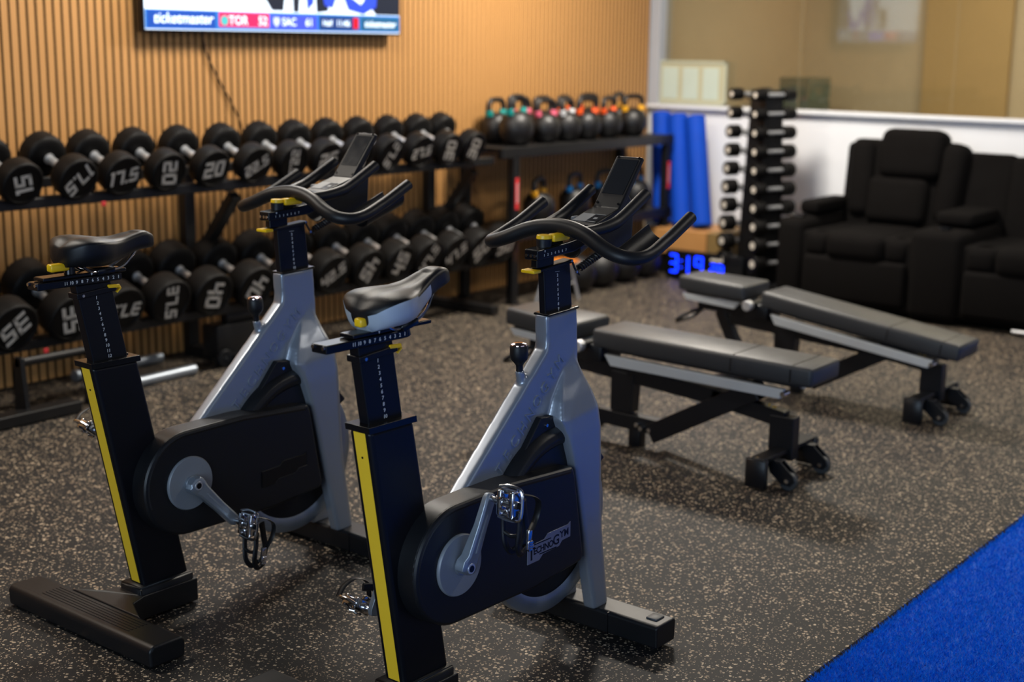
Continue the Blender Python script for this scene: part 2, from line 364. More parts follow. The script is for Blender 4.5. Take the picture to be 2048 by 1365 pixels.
# television
t = tag(empty('television', (5.245, 5.61, 1.62)), 'large wall-mounted television showing a basketball score bar', 'television')
def scr(n, s, e=1.0):
    return mat(n, s, .3, 0, emit=e)
q = nb(); box(q, (0, .02, .515), (1.81, .045, 1.04), r=.006); finish('casing', q, 'gloss', t)
q = nb(); box(q, (0, .06, .6), (.5, .05, .4)); finish('wall_bracket', q, 'rack', t)
def rect(bm, x0, x1, z0, z1, y): vs = [bm.verts.new(v) for v in ((x0, y, z0), (x1, y, z0), (x1, y, z1), (x0, y, z1))]; bm.faces.new(vs)
def poly(bm, pts, y): bm.faces.new([bm.verts.new((x, y, z)) for x, z in pts])
Y = -.0045; tvb = scr('tv_black', (.012, .016, .03), .3); tvl = scr('tv_blue', (.02, .05, .50), .9)
q = nb(); rect(q, -.893, .893, .008, 1.028, Y); scn = finish('screen', q, scr('tv_court', (.66, .78, .92), .95), t)
def spart(name, fn, mt): q = nb(); fn(q); finish(name, q, mt, scn)
for p_ in (
   [(-.08, .115), (.0, .115), (.03, .30), (-.10, .32), (-.14, .19)], [(.07, .11), (.11, .11), (.14, .4), (.06, .4)],
   [(.24, .11), (.33, .12), (.30, .4), (.22, .4)], [(.70, .108), (.893, .108), (.893, .5), (.76, .5), (.66, .25), (.60, .2)]): spart('player_shape', lambda q: poly(q, p_, Y-.001), tvb)
for p_ in (
   [(.30, .15), (.36, .135), (.42, .25), (.34, .4), (.24, .4)], [(.42, .24), (.48, .13), (.60, .108), (.70, .15), (.72, .30), (.66, .24), (.58, .16), (.50, .20), (.46, .30)], [(.17, .12), (.22, .16), (.20, .4), (.15, .4)]): spart('blue_marking', lambda q: poly(q, p_, Y-.002), tvl)
zt, zb = .104, .014
spart('score_bar', lambda q: rect(q, -.893, .893, zb, zt, Y-.003), scr('tv_bar', (.02, .14, .42), .8))
spart('sponsor_panel', lambda q: (rect(q, -.883, -.46, zb+.004, zt-.004, Y-.004)), scr('tv_spon', (.008, .05, .28), .8))
spart('red_panel', lambda q: rect(q, -.44, -.105, zb+.014, zt-.006, Y-.004), scr('tv_red', (.62, .015, .08), .9))
spart('blue_panel', lambda q: rect(q, -.095, .24, zb+.006, zt-.01, Y-.004), scr('tv_pur', (.04, .06, .78), .9))
spart('clock_panel', lambda q: rect(q, .255, .56, zb+.006, zt-.01, Y-.004), scr('tv_clk', (.008, .03, .14), .8))
spart('red_block', lambda q: rect(q, .515, .555, zb+.016, zt-.016, Y-.005), scr('tv_red2', (.50, .004, .01), .9))
spart('sponsor_panel', lambda q: rect(q, .575, .885, zb+.006, zt-.01, Y-.004), scr('tv_spon2', (.01, .07, .16), .8))
wt = scr('tv_white', (.75, .90, 1), 1.0)
if 1:
    for s, x, sz, z in (('ticketmaster', -.665, .072, .062), ('TOR', -.315, .062, .058), ('52', -.15, .062, .058), ('SAC', .035, .056, .056), ('61', .18, .056, .056), ('Half', .315, .044, .056), ('11:46', .435, .048, .056), ('ticketmaster', .73, .050, .056)):
        spart('score_text', lambda q: text_bm(q, s, sz, Matrix.Translation((x, Y-.006, z)) @ FACE, 0, shear=.2 if s[0] == 't' else 0, bold=.0005), wt)
spart('team_emblem', lambda q: cyl(q, (-.405, Y-.005, .058), (-.405, Y-.006, .058), .024), scr('tv_teal', (.05, .35, .36), .8))
spart('team_emblem', lambda q: prism(q, [(-.075, .08), (-.035, .08), (-.035, .05), (-.055, .03), (-.075, .05)], Y-.005, Y-.006), scr('tv_sil', (.45, .55, .8), .8))
# its cable hanging down the slats
b = nb(); tube(b, spline([(4.742, 5.675, 1.66), (4.775, 5.672, 1.52), (4.86, 5.672, 1.37), (4.94, 5.672, 1.25), (4.99, 5.66, 1.12), (5.0, 5.65, .9)], 6), .0045, 8)
o = finish('power_cable', b, 'gloss'); tag(o, 'thin black cable hanging slantwise below the television', 'cable')
# ------------------------------------------------------------------ indoor bikes
def V3(u, v, z): return (u, -v, z)                     # v: towards the camera side of the bike
NEARN = lambda u, v, z, tilt=0: Matrix.Translation(V3(u, v, z)) @ Matrix.Rotation(-tilt, 4, 'Y') @ FACE
def bike_frame(root):
    b = nb()
    # neck + slanting beam
    body = [(.415, .912), (.545, .918), (.553, .80), (.553, .755), (.535, .70), (.47, .665), (.44, .662), (.425, .650), (.270, .512), (.17, .42), (-.03, .40), (.082, .510), (.398, .806), (.416, .824), (.419, .845)]
    prism(b, body, -.0225, .0225)
    for s in (-1, 1):
        st = [(.50, .83, .546, .83, .000, .020), (.492, .765, .556, .775, .006, .021), (.462, .720, .568, .735, .018, .024), (.440, .685, .579, .70, .033, .027), (.424, .640, .592, .655, .046, .029),
              (.448, .592, .601, .600, .053, .025), (.474, .52, .606, .52, .056, .021), (.497, .43, .611, .43, .056, .020), (.527, .30, .620, .30, .056, .020), (.580, .074, .655, .074, .056, .020)]
        rings = []
        for ul, zl, ur, zr, vc, th in st:
            rings.append([V3(ul, s*(vc-th), zl), V3(ur, s*(vc-th*.9), zr), V3(ur-.006, s*(vc+th*.75), zr), V3(ur-.022, s*(vc+th), zr), V3(ul+(.040 if zl > .66 else .030 if zl > .6 else .010), s*(vc+th), zl), V3(ul, s*(vc+th*.8), zl)])
        loft(b, rings)
    # boss for the brake knob
    cyl(b, V3(.346, 0, .735), V3(.332, 0, .782), .0125)
    o = finish('frame', b, 'silver', root)
    bv = o.modifiers.new('bevel', 'BEVEL'); bv.width = .013; bv.segments = 4; bv.limit_method = 'ANGLE'; bv.angle_limit = R(40)
    r = o.modifiers.new('remesh', 'REMESH'); r.mode = 'VOXEL'; r.voxel_size = .0038; r.use_smooth_shade = True
    s = o.modifiers.new('smooth', 'SMOOTH'); s.factor = .6; s.iterations = 14
    q = nb(); w = 'TECHNOGYM'; n = len(w)
    a, c = Vector((.232, .545)), Vector((.470, .782)); ang = math.atan2(c.y-a.y, c.x-a.x)
    for i, ch in enumerate(w):
        p = a.lerp(c, i/(n-1)); text_bm(q, ch, .043, NEARN(p.x, .0222, p.y, ang), .0032)
    finish('frame_lettering', q, 'silver', o)
    return o
def saddle(root, silver):
    """origin under the saddle's middle, nose towards +x; length .27"""
    st = [(0, .030, -.004, .036), (.05, .062, .012, .052), (.14, .082, .020, .062), (.26, .087, .018, .066), (.38, .076, .011, .062), (.50, .055, .004, .052), (.62, .041, .004, .046), (.75, .032, .010, .040), (.87, .028, .013, .038), (.95, .024, .008, .034), (1.0, .012, -.004, .020)]
    T = [s[0] for s in st]
    def ip(t, k):
        for i in range(len(T)-1):
            if t <= T[i+1]:
                f = (t-T[i])/(T[i+1]-T[i]); f = f*f*(3-2*f) if 0 else f
                return st[i][k]*(1-f)+st[i+1][k]*f
        return st[-1][k]
    b = nb(); q = nb(); rings = []; ns = 44; nr = 36
    for i in range(ns+1):
        t = i/ns; t = 1-(1-t)**1.15 if t > .5 else t; hw, tz, dp = (ip(max(0, min(1, t)), k) for k in (1, 2, 3))
        # smooth the station values
        e = .04; hw, tz, dp = ((ip(max(0, t-e), k)+2*ip(t, k)+ip(min(1, t+e), k))/4 for k in (1, 2, 3))
        if i == 0: hw *= .7; dp *= .6
        ring = []
        for j in range(nr):
            a = 2*PI*j/nr; cx, cy = math.cos(a), math.sin(a)
            y = hw*math.copysign(abs(cx)**.80, cx)
            z = tz + (.016*abs(cy)**.8 if cy > 0 else -dp*abs(cy)**.55)
            if cy > 0: z -= .006*math.exp(-(y/.016)**2)*(1 if t < .8 else .4)
            ring.append((t*.27-.12, y, z))
        rings.append(ring)
    V = [[b.verts.new(p) for p in r] for r in rings]; W = [[q.verts.new(p) for p in r] for r in rings]
    for i in range(ns):
        for j in range(nr):
            t = i/ns; jj = (j+1) % nr; a = (j+.5)/nr*360
            side = (a > 183 or a < -3 or a < 3) and t < .66+.0*t and (a < 3 or 180 < a)
            lim = 3 if t > .4 else 8
            isil = silver and t < .62-(.02 if False else 0) and (a > 180-lim or a < lim)
            (q if isil else b).faces.new([(W if isil else V)[x][y] for x, y in ((i, j), (i, jj), (i+1, jj), (i+1, j))])
    b.faces.new(V[0][::-1]); b.faces.new(V[-1])
    for bb in (b, q):
        for v in [v for v in bb.verts if not v.link_faces]: bb.verts.remove(v)
    o = finish('saddle', b, 'saddle', root, ang=60)
    if silver: finish('saddle_skirt', q, 'saddle_silver', o, ang=60)
    else: q.free()
    r = nb()
    for s in (-1, 1):
        tube(r, spline([(-.085, s*.022, -.022), (-.05, s*.022, -.058), (0, s*.021, -.064), (.045, s*.02, -.060), (.085, s*.012, -.035), (.105, s*.006, -.018)], 6), .0035, 8)
    finish('saddle_rail', r, 'chrome', o)
    r = nb(); box(r, (-.005, 0, -.064), (.05, .06, .018), r=.004); cyl(r, (-.005, 0, -.095), (-.005, 0, -.06), .016); finish('saddle_clamp', r, 'gloss', o)
    return o
def pedal(parent, side, drop, swing=0):
    """local origin at the crank end; body extends outward along v; toe cage hangs down"""
    root = empty('pedal'); root.parent = parent; s = -side            # outward is -y for side=+1
    b = nb(); cyl(b, (0, 0, 0), (0, s*.022, 0), .0075, n=14); cyl(b, (0, s*.018, 0), (0, s*.085, 0), .0115, .0095, n=18)
    for yy in (.034, .070): box(b, (0, s*yy, 0), (.030, .012, .060), r=.003)
    box(b, (0, s*.052, .028), (.020, .040, .010), r=.002); box(b, (0, s*.052, -.028), (.020, .040, .010), r=.002)
    for z in (-.012, .012): tube(b, [(-.018, s*.040, z), (-.020, s*.052, z*1.4), (-.018, s*.064, z)], .0032, 8)
    finish('pedal_body', b, 'chrome', root)
    b = nb(); tube(b, spline([(-.004, s*.026, .036), (0, s*.055, .042), (0, s*.088, .036), (0, s*.094, .0), (0, s*.088, -.034), (0, s*.055, -.040), (-.002, s*.026, -.036)], 5, False), .0042, 8); finish('pedal_cage_plate', b, 'chrome', root)
    b = nb(); cyl(b, (0, s*.084, 0), (0, s*.090, 0), .008, n=16); finish('spindle_cap', b, 'gloss', root)
    # toe cage: two prongs joined by a loop
    b = nb()
    for yy in (.030, .078):
        tube(b, spline([(.014, s*yy, -.02), (.016, s*yy, -.06), (.020, s*(yy*.8+.011), -.105), (.040, s*(yy*.6+.02), -.128), (.062, s*(yy*.5+.027), -.118)], 6), .0055, 8, sy=1.5)
    tube(b, spline([(.014, s*.030, -.075), (.016, s*.054, -.082), (.014, s*.078, -.075)], 5), .005, 8)
    tube(b, spline([(.058, s*.040, -.120), (.072, s*.054, -.112), (.058, s*.070, -.120)], 5), .005, 8)
    tube(b, spline([(.062, s*.054, -.118), (.074, s*.054, -.08), (.060, s*.054, -.03), (.046, s*.060, .0)], 5), .0048, 8, sy=2.2)
    finish('toe_cage', b, 'plastic', root)
    b = nb(); tube(b, spline([(.0, s*.094, .030), (.030, s*.100, .022), (.060, s*.094, .002), (.066, s*.086, -.035), (.040, s*.090, -.07)], 6), .0022, 8, sy=4, upv=(0, 1, 0)); finish('toe_strap', b, 'grip', root)
    b = nb(); box(b, (.030, s*.096, -.075), (.014, .010, .030), r=.002); box(b, (.030, s*.099, -.096), (.018, .008, .022), r=.002)
    for k in range(4): box(b, (.030, s*.104, -.088-k*.006), (.014, .003, .003))
    finish('strap_buckle', b, 'chrome', root)
    root.rotation_euler = (0, swing, 0)
    return root
def seg_poly(cx, cz, r, a0, a1, n): return [(cx+r*math.cos(R(a0+(a1-a0)*i/n)), cz+r*math.sin(R(a0+(a1-a0)*i/n))) for i in range(n+1)]

def make_bike(loc, rz, label, silver, crank_ang, tdx, zc, u0, du, sad_u, bar_dz, logo, saddle_pitch, post_n, cage_swing):
    root = tag(empty('indoor_bike', loc, rz), label, 'exercise bike', 'indoor cycling bikes')
    # ---- feet
    b = nb(); prism(b, [(-.325, .004), (-.215, .004), (-.212, .052), (-.224, .064), (-.315, .064), (-.328, .052)], -.33, .33)
    o = finish('rear_foot', b, 'plastic', root, bevel=.010, seg=3)
    q = nb()
    for k in range(6): box(q, (-.296+k*.011, 0, .0645), (.004, .40, .0016))
    finish('grip_ribs', q, 'plastic', o)
    q = nb()
    a = [(-.23, -.16), (-.19, -.075), (-.14, -.055), (.045, -.055), (.045, .055), (-.14, .055), (-.19, .075), (-.23, .16)]
    lo = [q.verts.new((x, y, .006)) for x, y in a]; hi = [q.verts.new((x, y, .068 if x < -.2 else .075)) for x, y in a]
    for i in range(8): q.faces.new((lo[i], lo[(i+1) % 8], hi[(i+1) % 8], hi[i]))
    q.faces.new(lo[::-1]); q.faces.new(hi)
    box(q, (-.055, 0, .062), (.185, .098, .068), r=.006)
    finish('foot_bridge', q, 'plastic', o, bevel=.006)
    for s in (-1, 1):
        q = nb(); cyl(q, (-.275, s*.285, 0), (-.275, s*.285, .012), .022); finish('leveller', q, 'gloss', o)
    FZ = .078; b = nb(); prism(b, [(.590, .014), (.678, .014), (.681, FZ-.007), (.674, FZ), (.596, FZ), (.588, FZ-.007)], -.275, .275)
    o = finish('front_foot', b, 'plastic', root, bevel=.008, seg=3)
    q = nb(); box(q, (.640, -.235, FZ), (.04, .035, .010), r=.003); finish('foot_insert', q, 'wheelr', o)
    q = nb(); box(q, (.6345, -.115, .045), (.0945, .0025, .0625)); finish('foot_joint', q, 'gloss', o)
    for s in (-1, 1):
        q = nb(); cyl(q, (.634, s*.24, 0), (.634, s*.24, .018), .020); finish('leveller', q, 'gloss', o)
        q = nb(); cyl(q, (.678, s*.185, .026), (.678, s*.212, .026), .026, n=24); finish('transport_wheel', q, 'wheelr', o, bevel=.004)
    q = nb(); cyl(q, V3(.595, -.05, .510), V3(.705, -.045, .482), .0125); finish('carry_knob', q, 'grip', root, bevel=.004)
    # ---- seat tube (leaning back) with the stripe
    t0, t1 = Vector((-.124, .088)), Vector((-.245+tdx, .742)); ax = (t1-t0).normalized(); W_ = .143
    b = nb(); prism(b, [(t0.x, t0.y), (t0.x+.155, t0.y), (t1.x+W_, t1.y), (t1.x, t1.y)], -.035, .035)
    o = finish('seat_tube', b, 'black', root, bevel=.012, seg=4)
    q = nb(); n = Vector((-ax.y, ax.x))*-1 if False else Vector((-.981, -.193))
    p0, p1 = t0+ax*.012, t1-ax*.006
    lp = [V3(p0.x-.0008, s*.0185, p0.y) for s in (-1, 1)]+[V3(p1.x-.0008, s*.0185, p1.y) for s in (1, -1)]
    vs = [q.verts.new(v) for v in lp]; q.faces.new(vs); finish('yellow_stripe', q, 'stripe', o)
    pp = t1-ax*.068; q = nb(); cyl(q, V3(pp.x-.002, 0, pp.y), V3(pp.x+.001, 0, pp.y), .0028, n=12); finish('rivet', q, 'gloss', o)
    q = nb(); prism(q, [(t1.x-.005, t1.y-.004), (t1.x+W_+.006, t1.y-.004), (t1.x+W_+.004, t1.y+.012), (t1.x-.007, t1.y+.012)], -.039, .039); cyl(q, V3(t1.x+W_-.012, 0, t1.y+.012), V3(t1.x+W_-.012, 0, t1.y+.016), .005, n=12)
    finish('tube_collar', q, 'gloss', o, bevel=.003)
    # ---- seat post
    zt = zc-.010; k = (zt-.70)/ax.y; b0 = t1+ax*((.70-t1.y)/ax.y); pt = b0+ax*k; off = .018
    b = nb(); prism(b, [(b0.x+off, b0.y), (b0.x+off+.108, b0.y), (pt.x+off+.108, pt.y), (pt.x+off, pt.y)], -.016, .016)
    sp = finish('seat_post', b, 'black', root, bevel=.004)
    tilt = math.atan2(-ax.x, ax.y)
    q = nb()
    for i in range(post_n):
        d = .040+i*.0150; c = pt-ax*d
        if c.y < t1.y+.018: break
        text_bm(q, str(i+1), .0125, NEARN(c.x+off+.052, .0178, c.y, 0), .0002, bold=.0001)
    finish('height_scale', q, 'white', sp)
    q = nb(); c = pt-ax*.026
    prism(q, [(c.x+off-.004, c.y-.012), (c.x+off+.116, c.y-.002), (c.x+off+.114, c.y+.014), (c.x+off-.006, c.y+.004)], -.022, .022); h = finish('post_clamp', q, 'black', sp, bevel=.003)
    q = nb(); cyl(q, V3(c.x+off+.012, .021, c.y-.003), V3(c.x+off+.012, .0245, c.y-.003), .004, n=14); finish('clamp_bolt', q, 'chrome', h)
    q = nb(); e = c.x+off+.112; tube(q, [V3(e-.022, .020, c.y+.012), V3(e+.012, .020, c.y+.010), V3(e+.020, .014, c.y+.004), V3(e+.010, .010, c.y-.008)], .0032, 8, sy=1.6); finish('yellow_lever', q, 'yellow', h)
    # ---- slider
    b = nb(); prism(b, [(u0, zc-.010), (u0+.252, zc-.010), (u0+.252, zc+.010), (u0, zc+.010)], -.024, .024)
    sl = finish('seat_slider', b, 'gloss', sp, bevel=.003)
    q = nb()
    prism(q, [(du, zc+.0115), (du+.250, zc+.0115), (du+.250, zc+.021), (du, zc+.021)], -.023, .023); cr = finish('slider_carriage', q, 'gloss', sl, bevel=.003)
    q = nb()
    for i in range(11):
        f = (11-i)/11.; text_bm(q, str(11-i), .0120, NEARN(u0+.082+i*.0159, .0243, zc, 0), .0002, bold=.0001)
    finish('fore_aft_scale', q, 'white', sl)
    q = nb(); pm = Vector((u0+.160, zc+.016)); prism(q, [(pm.x-.003, pm.y+.003), (pm.x+.003, pm.y+.003), (pm.x, pm.y-.003)], -.0236, -.0232); finish('pointer', q, 'white', cr)
    for s in (-1, 1): q = nb(); cyl(q, V3(u0-.004, s*.016, zc+.004), V3(u0+.004, s*.016, zc+.004), .0045, n=12); finish('slider_bolt', q, 'chrome', sl)
    q = nb(); cyl(q, V3(du+.092, 0, zc+.018), V3(du+.092, 0, zc+.042), .015, .013); kb = finish('knob_stem', q, 'gloss', cr)
    q = nb(); cyl(q, V3(du+.092, 0, zc+.040), V3(du+.092, 0, zc+.052), .017); box(q, V3(du+.055, .006, zc+.042), (.055, .024, .020), r=.004); finish('yellow_knob', q, 'yellow', kb, bevel=.002)
    so = saddle(cr, silver); so.location = (sad_u, 0, zc+.084); so.scale = (1.06, 1.04, 1); so.rotation_euler = (0, -saddle_pitch, 0)
    # ---- frame, knob
    bike_frame(root)
    b = nb(); lathe(b, [(0, 0), (.009, 0), (.009, .018), (.013, .024), (.0215, .034), (.0235, .046), (.0235, .066), (.021, .071), (0, .071)], Matrix.Translation(V3(.333, 0, .776)) @ Matrix.Rotation(R(-3), 4, 'Y'), 32)
    kn = finish('brake_knob', b, 'grip', root, ang=40)
    q = nb(); lathe(q, [(.0215, 0), (.0205, .004), (.014, .007), (0, .008)], Matrix.Translation(V3(.3295, 0, .8455)) @ Matrix.Rotation(R(-3), 4, 'Y'), 32); finish('knob_cap', q, 'clear', kn)
    # ---- flywheel
    FC = V3(.452, 0, .340); rot = Matrix.Translation(FC) @ Matrix.Rotation(PI/2, 4, 'X')
    b = nb(); lathe(b, [(.196, -.012), (.205, -.016), (.238, -.016), (.241, -.013), (.241, .013), (.238, .016), (.205, .016), (.196, .012)], rot, 96); fwl = finish('flywheel', b, 'alloy', root, ang=50)
    q = nb(); lathe(q, [(0, -.010), (.198, -.010), (.198, .010), (0, .010)], rot, 64); finish('flywheel_web', q, 'plastic', fwl)
    q = nb(); lathe(q, [(0, -.028), (.020, -.028), (.020, .028), (0, .028)], rot, 24); finish('hub', q, 'steel', fwl)
    # ---- chain cover
    out = seg_poly(0, .378, .150, 268, 92, 26)+[(.20, .532), (.452, .517), (.462, .49), (.505, .262), (.497, .244), (.30, .226)]
    b = nb(); prism(b, out, -.090, -.012); cv = finish('chain_cover', b, 'plastic', root, bevel=.014, seg=4)
    # raised ridge along the top of the side face
    q = nb(); tube(q, [V3(x, .082, z) for x, z in seg_poly(0, .378, .140, 200, 92, 14)+[(.20, .522), (.44, .507)]], .010, 10, sy=1); finish('cover_ridge', q, 'plastic', cv)
    # fender over the flywheel
    q = nb(); rings = []
    for i in range(31):
        a = R(64+i*3.15); c, s = math.cos(a), math.sin(a); rr = .252
        rings.append([(FC[0]+(rr+.030*math.cos(R(d)))*c, -(.046 if 0 else .028)+(-.034)*math.sin(R(d)), FC[2]+(rr+.030*math.cos(R(d)))*s) for d in range(0, 360, 30)])
    loft(q, rings)
    fp = seg_poly(FC[0], FC[2], .245, 38, 158, 20)+[(.25, .40), (.46, .38)]; prism(q, fp, -.050, -.014)
    tri = [(.402, .652), (.375, .655), (.31, .58), (.42, .60), (.47, .585), (.455, .625), (.42, .652)]; prism(q, tri, -.040, -.020)
    o = finish('flywheel_guard', q, 'plastic', root, bevel=.004, ang=50)
    q = nb(); cyl(q, V3(.398, .038, .630), V3(.398, .0425, .630), .0045, n=14); finish('guard_screw', q, 'chrome', o)
    # badge
    bp_ = [(.262, .300), (.262, .348), (.330, .352), (.345, .364), (.430, .366), (.440, .372), (.440, .330), (.405, .328), (.392, .316), (.325, .313), (.310, .301)]
    q = nb()
    if logo:
        prism(q, bp_, -.0925, -.0895); bd = finish('badge', q, mat('badge_silver', (.22, .23, .30), .35, .4, var=.05), cv, bevel=.001)
        q = nb(); text_bm(q, 'T', .046, NEARN(.277, .0927, .324, R(1)), .0002, bold=.0008); text_bm(q, 'ECHNO', .0245, NEARN(.3265, .0927, .3305, R(2)), .0002, bold=.0005, space=.92); text_bm(q, 'G', .038, NEARN(.379, .0927, .336, R(1)), .0002, bold=.0006)
        text_bm(q, 'YM', .027, NEARN(.4135, .0927, .346, R(2)), .0002, bold=.0005)
        box(q, V3(.322, .0927, .3485), (.070, .0006, .0028)); box(q, V3(.345, .0927, .3175), (.070, .0006, .0028)); finish('badge_lettering', q, 'gloss', bd)
    else:
        prism(q, bp_, -.0915, -.0895); bd = finish('badge_recess', q, 'gloss', cv)
        q = nb(); tube(q, [V3(x, .0915, z) for x, z in bp_], .0012, 6, closed=True); finish('recess_edge', q, 'plastic', bd)
    # ---- cranks and pedals
    rot = Matrix.Translation(V3(0, .090, .378)) @ Matrix.Rotation(PI/2, 4, 'X')
    b = nb(); lathe(b, [(0, 0), (.076, 0), (.077, .005), (.074, .009), (.05, .010), (0, .010)], rot, 64); ds = finish('crank_disc', b, 'disc', root, ang=50)
    for s, a in ((1, crank_ang), (-1, crank_ang+PI)):
        d = Vector((math.cos(a), math.sin(a))); nrm = Vector((-d.y, d.x)); Lc = .172; b = nb(); rings = []
        for t, hw, v0, v1 in ((-.10, .010, .106, .126), (-.06, .0195, .103, .130), (0, .0215, .102, .132), (.08, .0205, .102, .132), (.16, .0165, .108, .136), (.6, .0135, .122, .142), (.88, .0140, .128, .146), (1.0, .0140, .130, .147), (1.06, .010, .131, .145), (1.075, .004, .133, .143)):
            c = Vector((0, .378))+d*Lc*t
            hw *= 1.22; rings.append([V3(c.x+nrm.x*hw*p, s*v, c.y+nrm.y*hw*p) for p, v in ((-1, v0), (-1, v1-.004), (-.7, v1), (.7, v1), (1, v1-.004), (1, v0))])
        loft(b, rings); cyl(b, V3(0, s*.095, .378), V3(0, s*.108, .378), .023)
        ck = finish('crank', b, 'alloy', root, bevel=.0015, ang=40)
        q = nb(); cyl(q, V3(0, s*.1310, .378), V3(0, s*.1335, .378), .013, n=24); finish('crank_ring', q, 'steel', ck, bevel=.001)
        q = nb(); cyl(q, V3(0, s*.1332, .378), V3(0, s*.1340, .378), .0085, n=24); finish('crank_bolt', q, 'gloss', ck)
        q = nb(); c = Vector((0, .378))+d*Lc*.48; c2 = Vector((0, .378))+d*Lc*.22; c3 = Vector((0, .378))+d*Lc*.80; bar(q, V3(c2.x, s*.1372, c2.y), V3(c3.x, s*.1440, c3.y), .006, .0016, upv=V3(0, 1, 0)); finish('crank_groove', q, 'disc', ck)
        e = Vector((0, .378))+d*Lc; pd = pedal(ck, s, .12, cage_swing if s > 0 else -.9); pd.location = V3(e.x, s*.144, e.y)
    # ---- handlebar post
    b = nb(); h0, h1 = Vector((.424, .90)), Vector((.412, 1.040+bar_dz)); prism(b, [(h0.x, h0.y), (h0.x+.114, h0.y), (h1.x+.110, h1.y), (h1.x, h1.y)], -.011, .011)
    hp = finish('handlebar_post', b, 'black', root, bevel=.004)
    q = nb(); d = (h1-h0).normalized()
    for i in range(2, 11):
        c = h1-d*(.030+(i-2)*.0127); text_bm(q, str(i), .0112, NEARN(c.x+.054, .0114, c.y, 0), .0002, bold=.0001)
    box(q, V3(h1.x+.056, .0113, h1.y-.020), (.018, .0005, .0008)); finish('height_scale', q, 'white', hp)
    q = nb(); prism(q, [(.417, .909), (.548, .914), (.548, .921), (.417, .916)], -.026, .026); finish('neck_collar', q, 'gloss', hp, bevel=.0035)
    z = h1.y
    q = nb(); prism(q, [(.378, z-.014), (.528, z-.004), (.528, z+.006), (.378, z-.006)], -.018, .018); cl = finish('post_clamp', q, 'black', hp, bevel=.003)
    q = nb(); box(q, V3(.376, -.002, z-.010), (.030, .044, .009), r=.003); finish('yellow_lever', q, 'yellow', cl)
    q = nb(); cyl(q, V3(.518, .018, z+.001), V3(.518, .0205, z+.001), .004, n=14); finish('clamp_bolt', q, 'chrome', cl)
    z = 1.058+bar_dz
    q = nb(); prism(q, [(.372, z), (.53, z+.008), (.60, z+.030), (.60, z+.048), (.50, z+.036), (.372, z+.027)], -.022, .022); box(q, (.42, 0, z-.008), (.07, .022, .03))
    hs = finish('handlebar_slider', q, 'gloss', hp, bevel=.004)
    q = nb()
    for i in range(7): text_bm(q, str(i+1), .0095, NEARN(.398+i*.0150, .0224, z+.012+i*.0008, R(3)), .0002)
    prism(q, [(.398, z+.0245), (.404, z+.0245), (.401, z+.019)], -.0226, -.0222); finish('reach_scale', q, 'white', hs)
    for v in (-.013, .002, .014): q = nb(); cyl(q, V3(.369, v, z+.012), V3(.373, v, z+.012), .0042, n=12); finish('slider_bolt', q, 'chrome', hs)
    q = nb(); cyl(q, V3(.425, 0, z+.025), V3(.425, 0, z+.050), .019, .020, n=28); box(q, V3(.462, 0, z+.034), (.06, .024, .010), r=.003); ks = finish('knob_stem', q, 'plastic', hs, bevel=.002)
    q = nb(); cyl(q, V3(.425, 0, z+.050), V3(.425, 0, z+.060), .0205, .019, n=28); box(q, V3(.468, .014, z+.052), (.066, .024, .020), r=.004); box(q, V3(.443, .008, z+.055), (.02, .020, .010), r=.002); finish('yellow_knob', q, 'yellow', ks, bevel=.002)
    # ---- handlebar
    b = nb(); dz = bar_dz
    half = [(.485, .05, 1.129), (.477, .10, 1.117), (.468, .155, 1.094), (.472, .205, 1.078), (.500, .238, 1.074), (.545, .247, 1.083), (.605, .245, 1.104), (.640, .2445, 1.118), (.729, .243, 1.158)]
    path = [(u, -v, z_) for u, v, z_ in half[::-1]]+[(.487, 0, 1.133)]+half
    P = spline([V3(u, v, z_+dz) for u, v, z_ in path], 7); n = len(P)
    rad = [.0160+.0052*max(0, 1-abs(i/(n-1)-.5)/.30)**.5 if abs(i/(n-1)-.5) < .30 else .0160 for i in range(n)]
    rad = [sum(rad[max(0, i-4):i+5])/len(rad[max(0, i-4):i+5]) for i in range(n)]
    tube(b, P, rad, 24); hb = finish('handlebar', b, 'grip', hs, ang=50)
    for s in (-1, 1):
        q = nb(); tube(q, spline([V3(.490, s*.070, 1.122+dz), V3(.540, s*.082, 1.126+dz), V3(.590, s*.090, 1.135+dz), V3(.635, s*.091, 1.150+dz), V3(.745, s*.090, 1.204+dz)], 6), .0160, 24); finish('aero_bar', q, 'grip', hb, ang=50)
        q = nb(); dd = Vector(V3(.11, 0, .054)).normalized(); e = Vector(V3(.745, s*.090, 1.204+dz)); cyl(q, e-dd*.002, e+dd*.0015, .0135, n=24); finish('end_cap', q, 'plastic', hb)
        q = nb(); dd = Vector(V3(.089, 0, .040)).normalized(); e = Vector(V3(.729, s*.243, 1.158+dz)); cyl(q, e-dd*.002, e+dd*.0015, .0135, n=24); finish('end_cap', q, 'plastic', hb)
    # ---- console
    q = nb(); A = Vector((.560, 1.128+dz)); B = Vector((.690, 1.166+dz)); D = Vector((.795, 1.296+dz)); nA = Vector((-(B-A).y, (B-A).x)).normalized(); nB = Vector((-(D-B).y, (D-B).x)).normalized()
    prism(q, [tuple(A), tuple(B), tuple(D), tuple(D-nB*.012), tuple(B-nA*.016+Vector((.008, 0))), tuple(A-nA*.014)], -.043, .043)
    cn = finish('console', q, 'plastic', hs, bevel=.004, seg=3)
